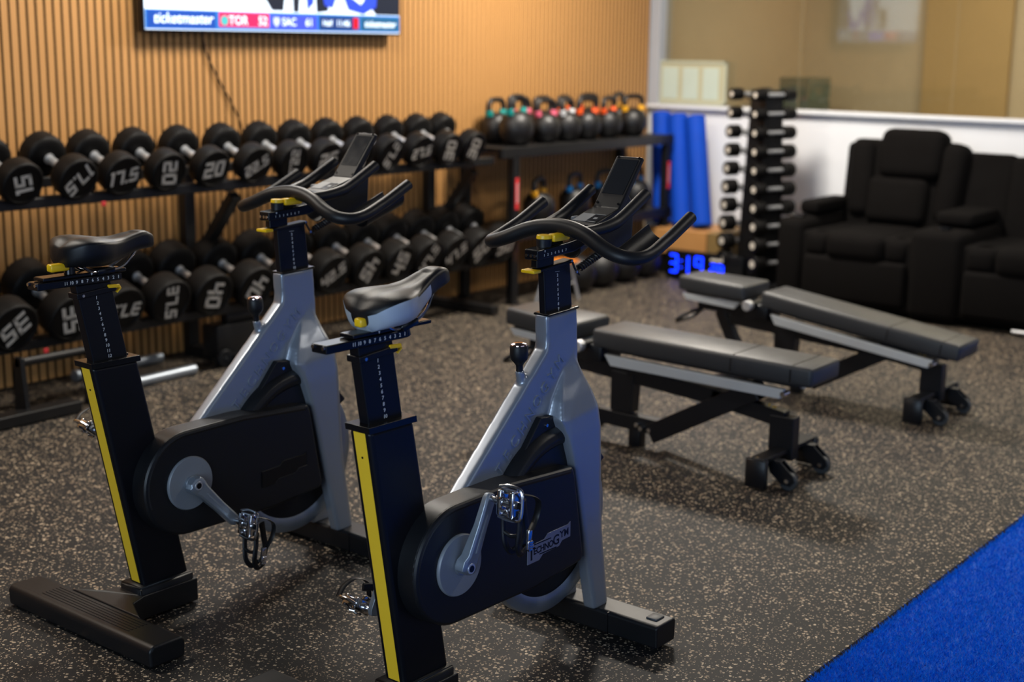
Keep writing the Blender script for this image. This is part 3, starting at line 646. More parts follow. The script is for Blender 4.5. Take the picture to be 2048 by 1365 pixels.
    def slab(nm, P0, P1, nn, v0, v1, mt, h=.0012, par=None):
        q = nb(); vs = [V3(P0.x, v0, P0.y), V3(P0.x, v1, P0.y), V3(P1.x, v1, P1.y), V3(P1.x, v0, P1.y)]
        lo = [q.verts.new(v) for v in vs]; hi = [q.verts.new((v[0]+nn.x*h, v[1], v[2]+nn.y*h)) for v in vs]
        q.faces.new(lo[::-1]); q.faces.new(hi)
        for i in range(4): q.faces.new((lo[i], lo[(i+1) % 4], hi[(i+1) % 4], hi[i]))
        return finish(nm, q, mt, par or cn)
    slab('console_window', B.lerp(D, .26), B.lerp(D, .93), nB, -.034, .034, 'screen_dark')
    slab('console_label', A.lerp(B, .24), A.lerp(B, .62), nA, -.036, .004, 'label')
    lb = slab('console_label', A.lerp(B, .24), A.lerp(B, .60), nA, .006, .037, 'screen_dark')
    slab('label_border', A.lerp(B, .60), A.lerp(B, .62), nA, .006, .037, 'label', .0016); slab('label_border', A.lerp(B, .24), A.lerp(B, .26), nA, .006, .037, 'label', .0016)
    slab('label_mark', A.lerp(B, .38), A.lerp(B, .46), nA, .016, .027, 'label', .0016)
    slab('console_slot', A.lerp(B, .02), A.lerp(B, .08), nA, -.030, .030, 'gloss')
    q = nb()
    for f in (.08, .97):
        for v in (-.034, .034):
            c = B.lerp(D, f); cyl(q, V3(c.x, v, c.y), V3(c.x+nB.x*.0022, v, c.y+nB.y*.0022), .0035, n=12)
    finish('console_screws', q, 'gloss', cn)
    q = nb(); c = A.lerp(B, .45); box(q, V3(c.x, -.048, c.y-.006), (.026, .014, .012), r=.004); finish('side_button', q, 'label', cn)
    q = nb(); prism(q, [(.56, 1.085+dz), (.70, 1.05+dz), (.765, 1.075+dz), (.772, 1.17+dz), (.735, 1.21+dz), (.69, 1.155+dz), (.57, 1.115+dz)], -.038, .038); finish('console_housing', q, 'plastic', hs, bevel=.008, seg=3)
    # drink holder scoops both sides of the housing
    for s in (-1, 1):
        q = nb(); rings = []
        for i in range(15):
            a = R(150+i*18); rings.append([])
        P0 = Vector(V3(.655, s*.100, 1.060+dz)); P1 = Vector(V3(.800, s*.110, 1.118+dz)); axd = (P1-P0).normalized(); yv = Vector((0, 1, 0)); zv = axd.cross(yv).normalized()
        if zv.z < 0: zv = -zv
        for i in range(25):
            a = PI+PI*i/24
            dirv = yv*math.cos(a)+zv*math.sin(a)
            rings_ = [P0+dirv*.043, P1+dirv*.047, P1+dirv*.044, P0+dirv*.040]
            if i == 0: rr = []
            rr.append(rings_)
        loft(q, rr)
        dh = finish('drink_holder', q, 'plastic', hs, bevel=.0012, ang=50)
    # coiled cable
    q = nb(); A_, B_ = Vector(V3(.560, .012, 1.018+dz)), Vector(V3(.640, .030, 1.055+dz)); axd = (B_-A_).normalized(); e1 = axd.orthogonal().normalized(); e2 = axd.cross(e1); pts = []
    for i in range(12*11+1):
        t = i/(12*11); a = 2*PI*11*t; pts.append(A_+(B_-A_)*t+(e1*math.cos(a)+e2*math.sin(a))*.0085)
    pts = spline([V3(.515, .024, 1.040+dz), V3(.525, .026, 1.020+dz), V3(.545, .024, 1.004+dz)], 4)+pts
    tube(q, pts, .0030, 7); finish('coiled_cable', q, 'grip', hp)
    q = nb(); cyl(q, V3(.527, .028, 1.014+dz), V3(.527, .031, 1.014+dz), .004, n=12); finish('cable_bolt', q, 'chrome', hp)
    return root
make_bike((2.436, 3.111, 0), R(-1.45), 'grey and black indoor bike with an all-black saddle set high, nearer the dumbbell rack', False, R(-48), -.010, .973, -.396, -.378, -.190, .014, False, R(2), 13, .15)
make_bike((2.435, 2.129, 0), R(-1.54), 'grey and black indoor bike in front with a silver-sided saddle and silver maker badge', True, R(71), .010, .946, -.352, -.270, -.106, 0, True, R(13), 11, .08)
# ------------------------------------------------------------------ round dumbbells
def digits(s):
    """squared block numerals in a strip; returns list of rectangles (x0,x1,z0,z1) and total width"""
    W0, H0, T = .66, 1.0, .185; gap = .13; x = 0; out = []
    SEG = {'0': 'abcdef', '1': 'bc', '2': 'abged', '3': 'abgcd', '4': 'fgbc', '5': 'afgcd', '6': 'afgedc', '7': 'abc', '8': 'abcdefg', '9': 'abfgcd'}
    for ch in s:
        if ch == '.': out.append((x, x+.18, 0, .18)); x += .18+gap; continue
        if ch == '1': out += [(x+.10, x+.10+T, 0, H0), (x, x+.10, H0-.2, H0)]; x += .10+T+gap; continue
        for g in SEG[ch]:
            out.append({'a': (x, x+W0, H0-T, H0), 'd': (x, x+W0, 0, T), 'g': (x, x+W0, .5-T/2, .5+T/2),
                        'b': (x+W0-T, x+W0, .5, H0), 'c': (x+W0-T, x+W0, 0, .5), 'f': (x, x+T, .5, H0), 'e': (x, x+T, 0, .5)}[g])
        x += W0+gap
    return out, x-gap
def dumbbell(name, r, th, hl, cat='dumbbell'):
    """axis along local Y; near face centre at the origin side -Y; empty at axis centre"""
    root = empty(name)
    for s in (-1, 1):
        y0 = s*hl/2; b = nb()
        pr = [(0, 0), (r*.60, 0), (r*.80, .004), (r*.97, .012), (r, .022), (r, th-.012), (r*.985, th-.004), (r*.94, th), (r*.84, th), (r*.82, th-.004), (0, th-.004)]
        lathe(b, pr, Matrix.Translation((0, y0, 0)) @ Matrix.Rotation(-s*PI/2, 4, 'X'), 44); finish('weight_head', b, 'urethane', root, ang=50)
    b = nb(); lathe(b, [(.0165, -hl/2), (.0175, -hl*.3), (.0190, 0), (.0175, hl*.3), (.0165, hl/2)], Matrix.Rotation(PI/2, 4, 'X'), 24); cyl(b, (0, -hl/2-.001, 0), (0, -hl/2+.008, 0), .024); cyl(b, (0, hl/2-.008, 0), (0, hl/2+.001, 0), .024)
    finish('handle', b, 'steel', root, ang=50)
    return root
def add_number(root, s, r, th, hl, ang):
    rc, wt = digits(s); h = .42*r*2 if len(s) < 4 else .36*r*2; h = min(h, 1.52*r/wt)
    q = nb()
    for x0, x1, z0, z1 in rc:
        pts = []
        for x, z in ((x0, z0), (x1, z0), (x1, z1), (x0, z1)):
            X = (x-wt/2+(z-.5)*.16)*h; Z = (z-.5)*h; c, sn = math.cos(R(ang)), math.sin(R(ang)); pts.append((X*c-Z*sn, X*sn+Z*c))
        prism(q, pts, -(hl/2+th-.0028), -(hl/2+th-.0045))
    finish('weight_number', q, 'number', root)
TILT = R(20.5)
def place_db(proto, x, zf, s, ang, r, th, hl, label, group, first):
    d = proto if first else dup(proto)
    L_ = hl/2+th; fy = 5.20
    d.location = (x, fy+L_*math.cos(TILT), zf+L_*math.sin(TILT)); d.rotation_euler = (TILT, 0, 0)
    tag(d, label, 'dumbbell', group); add_number(d, s, r, th, hl, ang) if s else None
    return d
top = [(3.139, '15', 20), (3.389, '15', 108), (3.661, '17.5', -132), (3.895, '17.5', 10), (4.146, '20', -82), (4.408, '20', 6), (4.675, '22.5', 30), (4.923, '22.5', -82), (5.160, '25', 10), (5.398, '25', -100), (5.638, '27.5', -115), (5.881, '27.5', 10), (6.124, '30', 92), (6.337, '30', 82)]
nm = {('15', 0): 'cut off by the left photo edge, first on the upper tier', ('15', 1): 'with a 15 turned upright, near the upper tier left end',
      ('17.5', 0): 'with slanting upside-down 17.5, beside the 15', ('17.5', 1): 'with an almost level 17.5, beside the first 20',
      ('20', 0): 'with a 20 turned on its side, upper tier', ('20', 1): 'with a level 20, beside the 22.5 on the upper tier',
      ('22.5', 0): 'with a rising 22.5, beside the level 20', ('22.5', 1): 'with 22.5 on its side, behind the far bike left grip',
      ('25', 0): 'marked 25 just left of the far bike console, upper tier', ('25', 1): 'marked 25 mostly hidden behind the far bike console',
      ('27.5', 0): 'with a steep 27.5, right of the far bike console', ('27.5', 1): 'with a level 27.5, next to the 30s',
      ('30', 0): 'with a 30 on its side, second from the upper tier right end', ('30', 1): 'marked 30 at the right end of the upper tier'}
pr = dumbbell('round_dumbbell', .096, .092, .140); protoT = pr; cnt = {}
clean = dup(pr)                                        # an unnumbered master to copy from
for i, (x, s, a) in enumerate(top):
    k = cnt.get(s, 0); cnt[s] = k+1
    d = dup(clean); place_db(d, x, .985, s, a, .096, .092, .140, 'black dumbbell '+nm[(s, k)], 'dumbbells on the upper rack tier', True)
def purge(o):
    for k in kids(o): purge(k)
    bpy.data.objects.remove(o)
purge(pr); purge(clean)
bot = [(3.310, '35', -138), (3.590, '35', -75), (3.862, '37.5', 180), (4.130, '37.5', -82), (4.385, '40', -90), (4.654, '40', -112), (4.91, '42.5', -20), (5.185, '42.5', 33), (5.455, '45', -112), (5.706, '45', 78), (5.945, '47.5', 62), (6.180, '47.5', 35), (6.412, '50', 42), (6.642, '50', 10)]
nmb = {('35', 0): 'with an upside-down 35, at the left end of the lower tier', ('35', 1): 'marked 35 half hidden behind the far bike seat post',
       ('37.5', 0): 'with an upside-down 37.5, just right of the far bike seat post', ('37.5', 1): 'with 37.5 on its side, lower tier',
       ('40', 0): 'with 40 on its side, left of the far bike brake knob', ('40', 1): 'with a leaning 40, right behind the far bike brake knob',
       ('42.5', 0): 'hidden behind the far bike handlebar post, lower tier', ('42.5', 1): 'with a rising 42.5, right of the far bike handlebar post',
       ('45', 0): 'with a diamond-turned 45, left one of the two 45s', ('45', 1): 'with an upright-turned 45, right one of the two 45s',
       ('47.5', 0): 'with a steep 47.5 above the silver saddle nose', ('47.5', 1): 'with a rising 47.5, lower tier, left of the 50s',
       ('50', 0): 'with a rising 50, just left of the near bike left grip', ('50', 1): 'marked 50 at the right end of the lower tier'}
clean = dumbbell('round_dumbbell', .112, .122, .155); cnt = {}
for i, (x, s, a) in enumerate(bot):
    k = cnt.get(s, 0); cnt[s] = k+1
    d = dup(clean); place_db(d, x, .385, s, a, .112, .122, .155, 'big black dumbbell '+nmb[(s, k)], 'dumbbells on the lower rack tier', True)
purge(clean)
# two-tier rack
t = tag(empty('dumbbell_rack', (4.8, 5.35, 0)), 'long black two-tier dumbbell rack along the slat wall', 'dumbbell rack')
def lx(x): return x-4.8
def ly(y): return y-5.35
for x in (2.55, 4.58, 6.42):
    b = nb(); bar(b, (lx(x), ly(5.625), 0), (lx(x), ly(5.625), 1.0), .06, .06, upv=(0, 1, 0)); bar(b, (lx(x), ly(5.10), .035), (lx(x), ly(5.62), .035), .07, .05)
    bar(b, (lx(x)+.05, ly(5.32), .84), (lx(x)+.05, ly(5.60), .50), .06, .05); finish('upright', b, 'rack', t, bevel=.005)
for r_, zf, th_, L_ in ((.096, .985, .092, .162), (.112, .385, .122, .1995)):
    nrm = Vector((0, math.sin(TILT), -math.cos(TILT)))
    for s in (-1, 1):
        dist = L_ + s*(L_*.58); c = Vector((0, ly(5.20)+dist*math.cos(TILT), zf+dist*math.sin(TILT)))+nrm*(r_+.012)
        b = nb(); bar(b, (lx(2.3), c.y, c.z-.012), (lx(6.60 if zf > .5 else 6.74), c.y, c.z-.012), .075, .045); finish('shelf_rail', b, 'rack', t, bevel=.005)
    a = Vector((0, ly(5.20)+L_*.3*math.cos(TILT), zf+L_*.3*math.sin(TILT)))+nrm*(r_+.038); e = a+Vector((0, math.cos(TILT), math.sin(TILT)))*(.42)
    for x in (2.55, 4.58, 6.42): b = nb(); bar(b, (lx(x), a.y, a.z), (lx(x), min(e.y, .25), e.z), .05, .04); finish('shelf_arm', b, 'rack', t, bevel=.004)
    for x, s, a_ in (top if zf > .5 else bot):
        for sd in (1,):
            c = Vector((lx(x)+.126*sd, ly(5.20)+L_*math.cos(TILT), zf+L_*math.sin(TILT)))+nrm*(r_*.82)
            b = nb(); bar(b, c-Vector((0, math.cos(TILT), math.sin(TILT)))*.10, c+Vector((0, math.cos(TILT), math.sin(TILT)))*.10, .016, .05); finish('dumbbell_cradle', b, 'rack', t, bevel=.003)
b = nb()
for x in (3.78, 4.80, 3.45): 
    z = .875 if x != 3.45 else .27
    box(b, (lx(x), ly(5.205), z), (.022, .008, .02))
finish('red_stop', b, 'red', t, bevel=.002)

# ------------------------------------------------------------------ kettlebells
def kettlebell(band, r):
    root = empty('kettlebell'); b = nb(); lathe(b, [(0, 0), (r*.55, 0), (r*.82, r*.30), (r*.98, r*.72), (r, r), (r*.96, r*1.32), (r*.80, r*1.66), (r*.5, r*1.88), (r*.2, r*1.94), (0, r*1.95)], None, 32); finish('bell', b, 'iron', root, ang=60)
    b = nb(); h = r*1.62; P = spline([(-r*.58, 0, h-r*.12), (-r*.82, 0, h+r*.40), (-r*.80, 0, h+r*.85), (-r*.50, 0, h+r*1.10), (r*.50, 0, h+r*1.10), (r*.80, 0, h+r*.85), (r*.82, 0, h+r*.40), (r*.58, 0, h-r*.12)], 5); tube(b, P, .0165, 14); finish('handle', b, 'iron', root)
    if band:
        for s in (-1, 1):
            q = nb(); cyl(q, (s*r*.72, 0, h+r*.12), (s*r*.825, 0, h+r*.46), .0225, n=18); finish('colour_band', q, band, root, bevel=.002)
    return root
SZ = .965
kbs = [(6.945, 5.37, .108, 'teal', 8, 'large front kettlebell with teal bands at the left end of the kettlebell shelf'), (7.26, 5.38, .096, 'pink', -6, 'front-row kettlebell with pink bands'), (7.49, 5.38, .096, 'wband', 12, 'front-row kettlebell with white bands'),
       (7.715, 5.38, .096, 'oband', -10, 'front-row kettlebell with orange bands, beside the white-banded one'), (7.965, 5.38, .096, 'oband', 8, 'front-row kettlebell with orange bands, beside the yellow-banded one'), (8.265, 5.38, .098, 'yband', -15, 'front-row kettlebell with yellow bands at the right end of the shelf'),
       (7.00, 5.575, .098, 'teal', 5, 'back-row kettlebell with teal bands, behind the large front one'), (7.255, 5.575, .098, 'pink', 0, 'back-row kettlebell behind the pink-banded one'), (7.485, 5.575, .098, None, 0, 'plain back-row kettlebell behind the white-banded one'),
       (7.725, 5.575, .098, 'oband', 10, 'back-row kettlebell behind the first orange-banded one'), (8.005, 5.575, .100, 'oband', -8, 'back-row kettlebell behind the second orange-banded one'), (8.38, 5.575, .100, 'yband', 12, 'back-row kettlebell with yellow bands by the wall corner')]
for x, y, r_, bd, a, lb in kbs:
    k = kettlebell(bd, r_); k.location = (x, y, SZ); k.rotation_euler = (0, 0, R(a)); tag(k, 'black '+lb, 'kettlebell', 'kettlebells on the top shelf')
for x, y, r_, bd, a, lb in [(7.20, 5.38, .105, 'yband', 18, 'black kettlebell with yellow bands on the lower kettlebell shelf'), (7.62, 5.40, .105, 'bband', 10, 'black kettlebell with blue bands on the lower shelf, nearest the yellow-banded one'), (7.99, 5.40, .105, 'bband', -12, 'black kettlebell with blue bands on the lower shelf, behind the near bike console'), (8.36, 5.40, .105, 'bband', 8, 'black kettlebell with blue bands at the right end of the lower shelf')]:
    k = kettlebell(bd, r_); k.location = (x, y, .452); k.rotation_euler = (0, 0, R(a)); tag(k, lb, 'kettlebell', 'kettlebells on the lower shelf')
for x, lb in ((7.42, 'leftmost'), (7.68, 'second from the left'), (7.95, 'third from the left'), (8.22, 'rightmost')):
    b = nb(); sph(b, (0, 0, .122), .122, n=32)
    for k in range(3): cyl(b, (0, 0, .060+.05*k), (0, 0, .063+.05*k), math.sqrt(.122**2-(.122-.06-.05*k)**2)+.0012, n=32)
    o = finish('slam_ball', b, 'iron'); o.location = (x, 5.22, .0); tag(o, 'dull black ball on the floor under the kettlebell rack, %s of four' % lb, 'ball', 'balls under the kettlebell rack')
t = tag(empty('kettlebell_rack', (7.62, 5.45, 0)), 'black steel kettlebell rack with red and white warning tags', 'kettlebell rack')
for z, nme in ((.965, 'top_shelf'), (.452, 'lower_shelf')):
    b = nb(); box(b, (0, .02, z-.006), (1.90, .40, .012)); box(b, (0, -.19, z-.030), (1.94, .035, .065)); box(b, (0, .21, z-.030), (1.94, .03, .065)); finish(nme, b, 'rack', t, bevel=.004)
for sx in (-1, 1):
    for y in (-.18, .20):
        lg_ = .92 if sx > 0 else -.825; b = nb(); box(b, (lg_, y, .47), (.06, .05, .94)); box(b, (lg_, y, .008), (.06, .08, .016)); finish('leg', b, 'rack', t, bevel=.004)
    b = nb(); box(b, (lg_, -.207, .685), (.030, .004, .19)); tg = finish('warning_tag', b, 'red', t)
    b = nb()
    for k in range(8): box(b, (lg_+(.002 if k % 2 else -.001), -.2095, .635+k*.0155), (.016, .001, .006))
    finish('tag_lines', b, 'white', tg)
# orange stool behind the rack leg
t = tag(empty('low_stool', (7.08, 5.13, 0)), 'small orange-topped stool with slim silver legs beside the kettlebell rack', 'stool')
b = nb(); box(b, (0, 0, .245), (.24, .16, .018), r=.006); finish('seat', b, 'orange', t)
for sx, sy in ((-1, -1), (1, -1), (-1, 1), (1, 1)):
    b = nb(); cyl(b, (sx*.07, sy*.04, .238), (sx*.13, sy*.07, 0), .009, n=12); finish('leg', b, 'steel', t)
b = nb(); cyl(b, (-.10, -.055, .11), (.10, -.055, .11), .005, n=10); finish('stretcher', b, 'steel', t)

# ------------------------------------------------------------------ things under the lower tier, left
t = tag(empty('parallette_stand', (3.33, 5.17, 0)), 'black steel stand with a grip bar on the floor at the left edge', 'push-up stand')
b = nb(); box(b, (-.30, -.05, .03), (1.0, .09, .05)); finish('base_bar', b, 'rack', t, bevel=.005)
for x in (-.03, .32):
    b = nb(); prismx(b, [(-.05, 0), (.05, 0), (.03, .27), (-.02, .27)], x-.010, x+.010); finish('side_plate', b, 'rack', t, bevel=.003)
b = nb(); cyl(b, (-.04, .01, .245), (.34, .01, .245), .019); gb = finish('grip_bar', b, 'rack', t)
b = nb(); cyl(b, (.33, .01, .245), (.345, .01, .245), .014); finish('bar_end', b, 'steel', gb)
for (x, y, L_, lb) in ((4.05, 5.27, .52, 'thick silver bar lying on the floor right of the far bike seat tube'), (4.12, 5.60, .50, 'dull silver bar lying on the floor behind the brighter one')):
    b = nb(); cyl(b, (-L_/2, 0, .025), (L_/2, 0, .025), .025, n=28); cyl(b, (-L_/2-.02, 0, .025), (-L_/2, 0, .025), .030, n=28); o = finish('steel_bar', b, 'alloy', bevel=.003); o.location = (x, y, 0); o.rotation_euler = (0, 0, R(2)); tag(o, lb, 'bar', 'silver bars on the floor')
t = tag(empty('wheeled_stand', (4.60, 5.34, 0)), 'low black wheeled stand on the floor under the lower dumbbell tier', 'stand')
b = nb(); box(b, (.0, 0, .13), (.28, .12, .16), r=.01); box(b, (.1, 0, .235), (.30, .06, .05), r=.008); finish('body', b, 'rack', t)
for s in (-1, 1):
    b = nb(); cyl(b, (s*.10, -.075, .045), (s*.10, -.045, .045), .045); wq = finish('wheel', b, 'plastic', t, bevel=.004)
    b = nb(); cyl(b, (s*.10, -.080, .045), (s*.10, -.074, .045), .010, n=12); finish('wheel_bolt', b, 'chrome', wq)

# ------------------------------------------------------------------ weight benches: length along y, head end at low y
def bench(loc, label, pitch, seat_tilt):
    """origin on the floor under the head-end wheel bar"""
    t = tag(empty('weight_bench', loc), label, 'weight bench', 'adjustable weight benches')
    HZ, HY = .415, .86                                 # hinge height and distance
    c, s = math.cos(pitch), math.sin(pitch)
    def pt(d, h): return (HY-d*c+h*s*-1, HZ-d*s+h*c)      # along the back pad from the hinge
    b = nb(); rings = []
    L_, wd, th = .96, .262, .074
    box(b, (0, 0, 0), (wd, L_, th), r=.016, seg=3)
    tb = list(b.verts)
    for v in tb:                                       # clipped corners at both ends
        if abs(v.co.y) > L_/2-.02: v.co.x *= .90
    bmesh.ops.bisect_plane(b, geom=list(b.verts)+list(b.edges)+list(b.faces), plane_co=(0, -.16, 0), plane_no=(0, 1, 0))
    mx = Matrix.Translation((0, pt(.50, .029)[0], pt(.50, .029)[1])) @ Matrix.Rotation(pitch, 4, 'X'); tf(b, b.verts, mx)
    pad = finish('back_pad', b, 'vinyl', t, ang=40)
    q = nb()
    for y in (-.155, -.40): box(q, (0, y, .0375), (.225, .0035, .0012)); box(q, (-.1312, y, 0), (.0012, .0035, .05)); box(q, (.1312, y, 0), (.0012, .0035, .05))
    tf(q, q.verts, mx); finish('pad_seam', q, 'gloss', pad)
    q = nb(); pm = Matrix.Translation((0, pt(.50, -.012)[0], pt(.50, -.012)[1])) @ Matrix.Rotation(pitch, 4, 'X'); box(q, (0, 0, 0), (.17, .84, .02)); tf(q, q.verts, pm); finish('pad_board', q, 'bench', pad)
    for sx in (-1, 1):
        q = nb(); pr_ = [(.39, .014), (-.40, .014), (-.385, -.024), (.36, -.028)]; prismx(q, pr_, sx*.100-.012, sx*.100+.012); tf(q, q.verts, Matrix.Translation((0, pt(.47, -.045)[0], pt(.47, -.045)[1])) @ Matrix.Rotation(pitch, 4, 'X')); rl = finish('pad_rail', q, 'alu', t, bevel=.003)
        q = nb(); a = pt(.87, -.047); cyl(q, (sx*.100-.02, a[0], a[1]), (sx*.100+.02, a[0], a[1]), .010, n=16); finish('rail_bolt', q, 'chrome', rl)
    # seat pad
    q = nb(); box(q, (0, 0, 0), (.262, .37, .072), r=.016, seg=3)
    for v in q.verts:
        if v.co.y > .16: v.co.x *= .84
    sm_ = Matrix.Translation((0, HY+.055+.185*math.cos(seat_tilt), HZ+.040+.185*math.sin(seat_tilt))) @ Matrix.Rotation(seat_tilt, 4, 'X'); tf(q, q.verts, sm_); sp = finish('seat_pad', q, 'vinyl', t, ang=40)
    q = nb(); box(q, (0, 0, -.038), (.17, .30, .02)); tf(q, q.verts, sm_); finish('pad_board', q, 'bench', sp)
    for sx in (-1, 1):
        q = nb(); prismx(q, [(-.15, -.050), (.165, -.050), (.14, -.078), (-.12, -.085)], sx*.088-.012, sx*.088+.012); tf(q, q.verts, sm_); finish('seat_rail', q, 'alu', t, bevel=.003)
    # hinge with its round silver knobs
    q = nb(); cyl(q, (-.12, HY+.03, HZ-.01), (.12, HY+.03, HZ-.01), .016, n=20); box(q, (0, HY+.02, HZ-.045), (.15, .12, .07), r=.008); hg = finish('hinge', q, 'bench', t)
    for sx in (-1, 1):
        q = nb(); cyl(q, (sx*.115, HY+.03, HZ-.01), (sx*.150, HY+.03, HZ-.01), .024, n=24); finish('hinge_knob', q, 'steel', hg, bevel=.004)
    # spine beam down to the head end, upright, wheel bar
    q = nb(); bar(q, (0, HY+.18, .315), (0, .30, .262), .052, .062); bar(q, (0, .34, .267), (0, .03, .225), .052, .062); sb = finish('spine_beam', q, 'bench', t, bevel=.004)
    q = nb(); bar(q, (0, .035, .24), (0, .035, .075), .056, .10, upv=(0, 1, 0)); finish('head_post', q, 'bench', t, bevel=.004)
    q = nb(); box(q, (0, .030, .112), (.43, .060, .018)); box(q, (0, .058, .085), (.43, .008, .055))
    for sx in (-1, 1): box(q, (sx*.205, .035, .062), (.024, .085, .110), r=.004)
    wb = finish('wheel_bar', q, 'bench', t, bevel=.003)
    for sx in (-1, 1):
        q = nb(); cyl(q, (sx*.205, .035, .117), (sx*.205, .035, .1225), .008, n=14); finish('foot_bolt', q, 'chrome', wb)
        q = nb()
        for e in (-1, 1): prismx(q, [(.02, .104), (-.035, .104), (-.085, .062), (-.092, .042), (-.075, .020), (-.040, .022), (.01, .06)], sx*.135+e*.016-.003, sx*.135+e*.016+.003)
        box(q, (sx*.135, -.005, .106), (.038, .06, .006)); br = finish('wheel_bracket', q, 'bench', t, bevel=.002)
        q = nb(); cyl(q, (sx*.135-.012, -.062, .034), (sx*.135+.012, -.062, .034), .034, n=28); finish('wheel', q, 'wheelr', br, bevel=.004)
        q = nb(); cyl(q, (sx*.135-.023, -.062, .038), (sx*.135+.023, -.062, .038), .008, n=14); finish('axle_bolt', q, 'chrome', br)
    # brace from the base up to the back pad
    q = nb(); bar(q, (-.040, .60, .070), (-.040, .145, .325), .012, .078); bar(q, (.040, .60, .070), (.040, .145, .325), .012, .078); bc = finish('brace_link', q, 'bench', t, bevel=.003)
    q = nb(); box(q, (0, .205, .325), (.10, .10, .02)); finish('ladder_plate', q, 'bench', bc)
    # base rail, leg plates
    q = nb(); bar(q, (0, .56, .095), (0, .98, .105), .052, .062); base_ = finish('base_rail', q, 'bench', t, bevel=.004)
    q = nb()
    prismx(q, [(.70, .135), (.80, .135), (.80, .30), (.69, .30)], -.030, .030); finish('base_post', q, 'bench', t, bevel=.003)
    q = nb(); box(q, (0, .685, .045), (.05, .055, .09), r=.005); lg = finish('base_foot', q, 'bench', t)
    for yy, zz in ((.640, .088), (.600, .088), (.66, .100)):
        q = nb(); cyl(q, (-.052, yy, zz), (.052, yy, zz), .0085, n=14); finish('pivot_bolt', q, 'chrome', base_)
    q = nb(); bar(q, (0, .98, .105), (0, 1.10, .34), .052, .055); box(q, (0, 1.0, .035), (.40, .06, .05), r=.006); box(q, (-.18, 1.0, .01), (.03, .06, .02)); box(q, (.18, 1.0, .01), (.03, .06, .02)); bar(q, (0, .98, .095), (0, 1.0, .04), .05, .05); finish('rear_foot', q, 'bench', t, bevel=.004)
    q = nb(); bar(q, (0, .86, .350), (0, 1.22, .362), .050, .050); finish('seat_beam', q, 'bench', t, bevel=.004)
    q = nb(); tube(q, spline([(-.02, 1.20, .340), (-.07, 1.25, .315), (-.085, 1.30, .275), (.0, 1.32, .262), (.085, 1.30, .275), (.07, 1.25, .315), (.02, 1.20, .340)], 5), .009, 10); finish('handle_loop', q, 'grip', t)
    q = nb(); prism(q, [(-.008, .262), (.008, .262), (0, .275)], .10, .102); prismx(q, [(.072, .264), (.088, .264), (.088, .2652), (.072, .2652)], -.006, .006); finish('yellow_mark', q, 'yellow', sb)
    return t
bench((4.665, 2.285, 0), 'flat black adjustable weight bench nearest the two bikes', R(1.2), R(3))
bench((5.905, 2.20, 0), 'black adjustable weight bench sloping down towards the right, in front of the recliner', R(7.5), R(2))

# ------------------------------------------------------------------ recliner sofa, facing -x
def cush(b, c, s, r=.05, rot=None): box(b, c, s, rot=rot, r=r, seg=4)
t = tag(empty('recliner_sofa', (8.3, 2.9, 0)), 'dark suede recliner sofa against the white dado', 'sofa')
def sy(y): return y-2.9
def sx(x): return x-8.3
q = nb(); cush(q, (sx(8.35), sy(2.95), .26), (.86, 1.9, .44), .03); finish('body', q, 'fabric', t)
def arm(y0, y1, nme):
    q = nb(); cush(q, (sx(8.28), sy((y0+y1)/2), .285), (.78, y1-y0, .53), .055); a = finish(nme, q, 'fabric', t)
    q = nb(); cush(q, (sx(8.33), sy((y0+y1)/2-.02), .60), (.46, (y1-y0)*.72, .085), .03); finish('arm_pad', q, 'fabric', a)
    q = nb(); lathe(q, [(.0, .555), (.035, .556), (.045, .562), (.048, .556)], Matrix.Translation((sx(8.0), sy((y0+y1)/2), 0)), 24); finish('cup_ring', q, 'gloss', a)
arm(3.875, 4.055, 'arm'); arm(2.875, 3.195, 'console'); arm(1.87, 2.05, 'arm')
for k, (y0, y1) in enumerate(((3.20, 3.87), (2.05, 2.87))):
    ym = (y0+y1)/2; wd = y1-y0
    q = nb(); cush(q, (sx(8.20), sy(ym), .405), (.66, wd*.56, .17), .06); cush(q, (sx(8.21), sy(y0+wd*.12), .40), (.62, wd*.24, .16), .055); cush(q, (sx(8.21), sy(y1-wd*.12), .40), (.62, wd*.24, .16), .055); finish('seat_cushion', q, 'fabric', t)
    q = nb(); cush(q, (sx(7.935), sy(ym), .205), (.10, wd-.01, .27), .03); finish('footrest_panel', q, 'fabric', t)
    tl = Euler((0, R(10), 0))
    if k == 0:
        q = nb(); cush(q, (sx(8.60), sy(ym), .70), (.16, wd+.06, .62), .05, tl); bk_ = finish('backrest', q, 'fabric', t)
        q = nb(); cush(q, (sx(8.585), sy(ym-.06), .925), (.20, .42, .32), .07, tl); finish('headrest', q, 'fabric', bk_)
        for s_ in (-1, 1):
            q = nb(); cush(q, (sx(8.575), sy(ym-.03+s_*.29), .76), (.19, .17, .50), .07, Euler((R(-s_*3), R(10), 0))); finish('side_wing', q, 'fabric', bk_)
        q = nb(); cush(q, (sx(8.515), sy(ym), .64), (.14, .40, .30), .06, tl); finish('lumbar_cushion', q, 'fabric', bk_)
        q = nb(); cush(q, (sx(8.66), sy(ym+.36), .70), (.16, .10, .56), .04, Euler((R(-2), R(11), 0))); finish('back_panel', q, 'fabric', bk_)
    else:
        q = nb(); cush(q, (sx(8.60), sy(ym), .66), (.16, wd, .58), .05, tl); bk_ = finish('backrest', q, 'fabric', t)
        q = nb(); cush(q, (sx(8.56), sy(2.30), .80), (.16, .38, .32), .06, tl); finish('headrest', q, 'fabric', bk_)
q = nb(); cush(q, (sx(8.60), sy(3.0), .63), (.12, .30, .66), .03, Euler((0, R(10), 0))); finish('console_back', q, 'fabric', t)
q = nb(); cyl(q, (sx(7.88), sy(2.55), .030), (sx(7.88), sy(2.12), .030), .010); finish('recline_bar', q, 'steel', t)

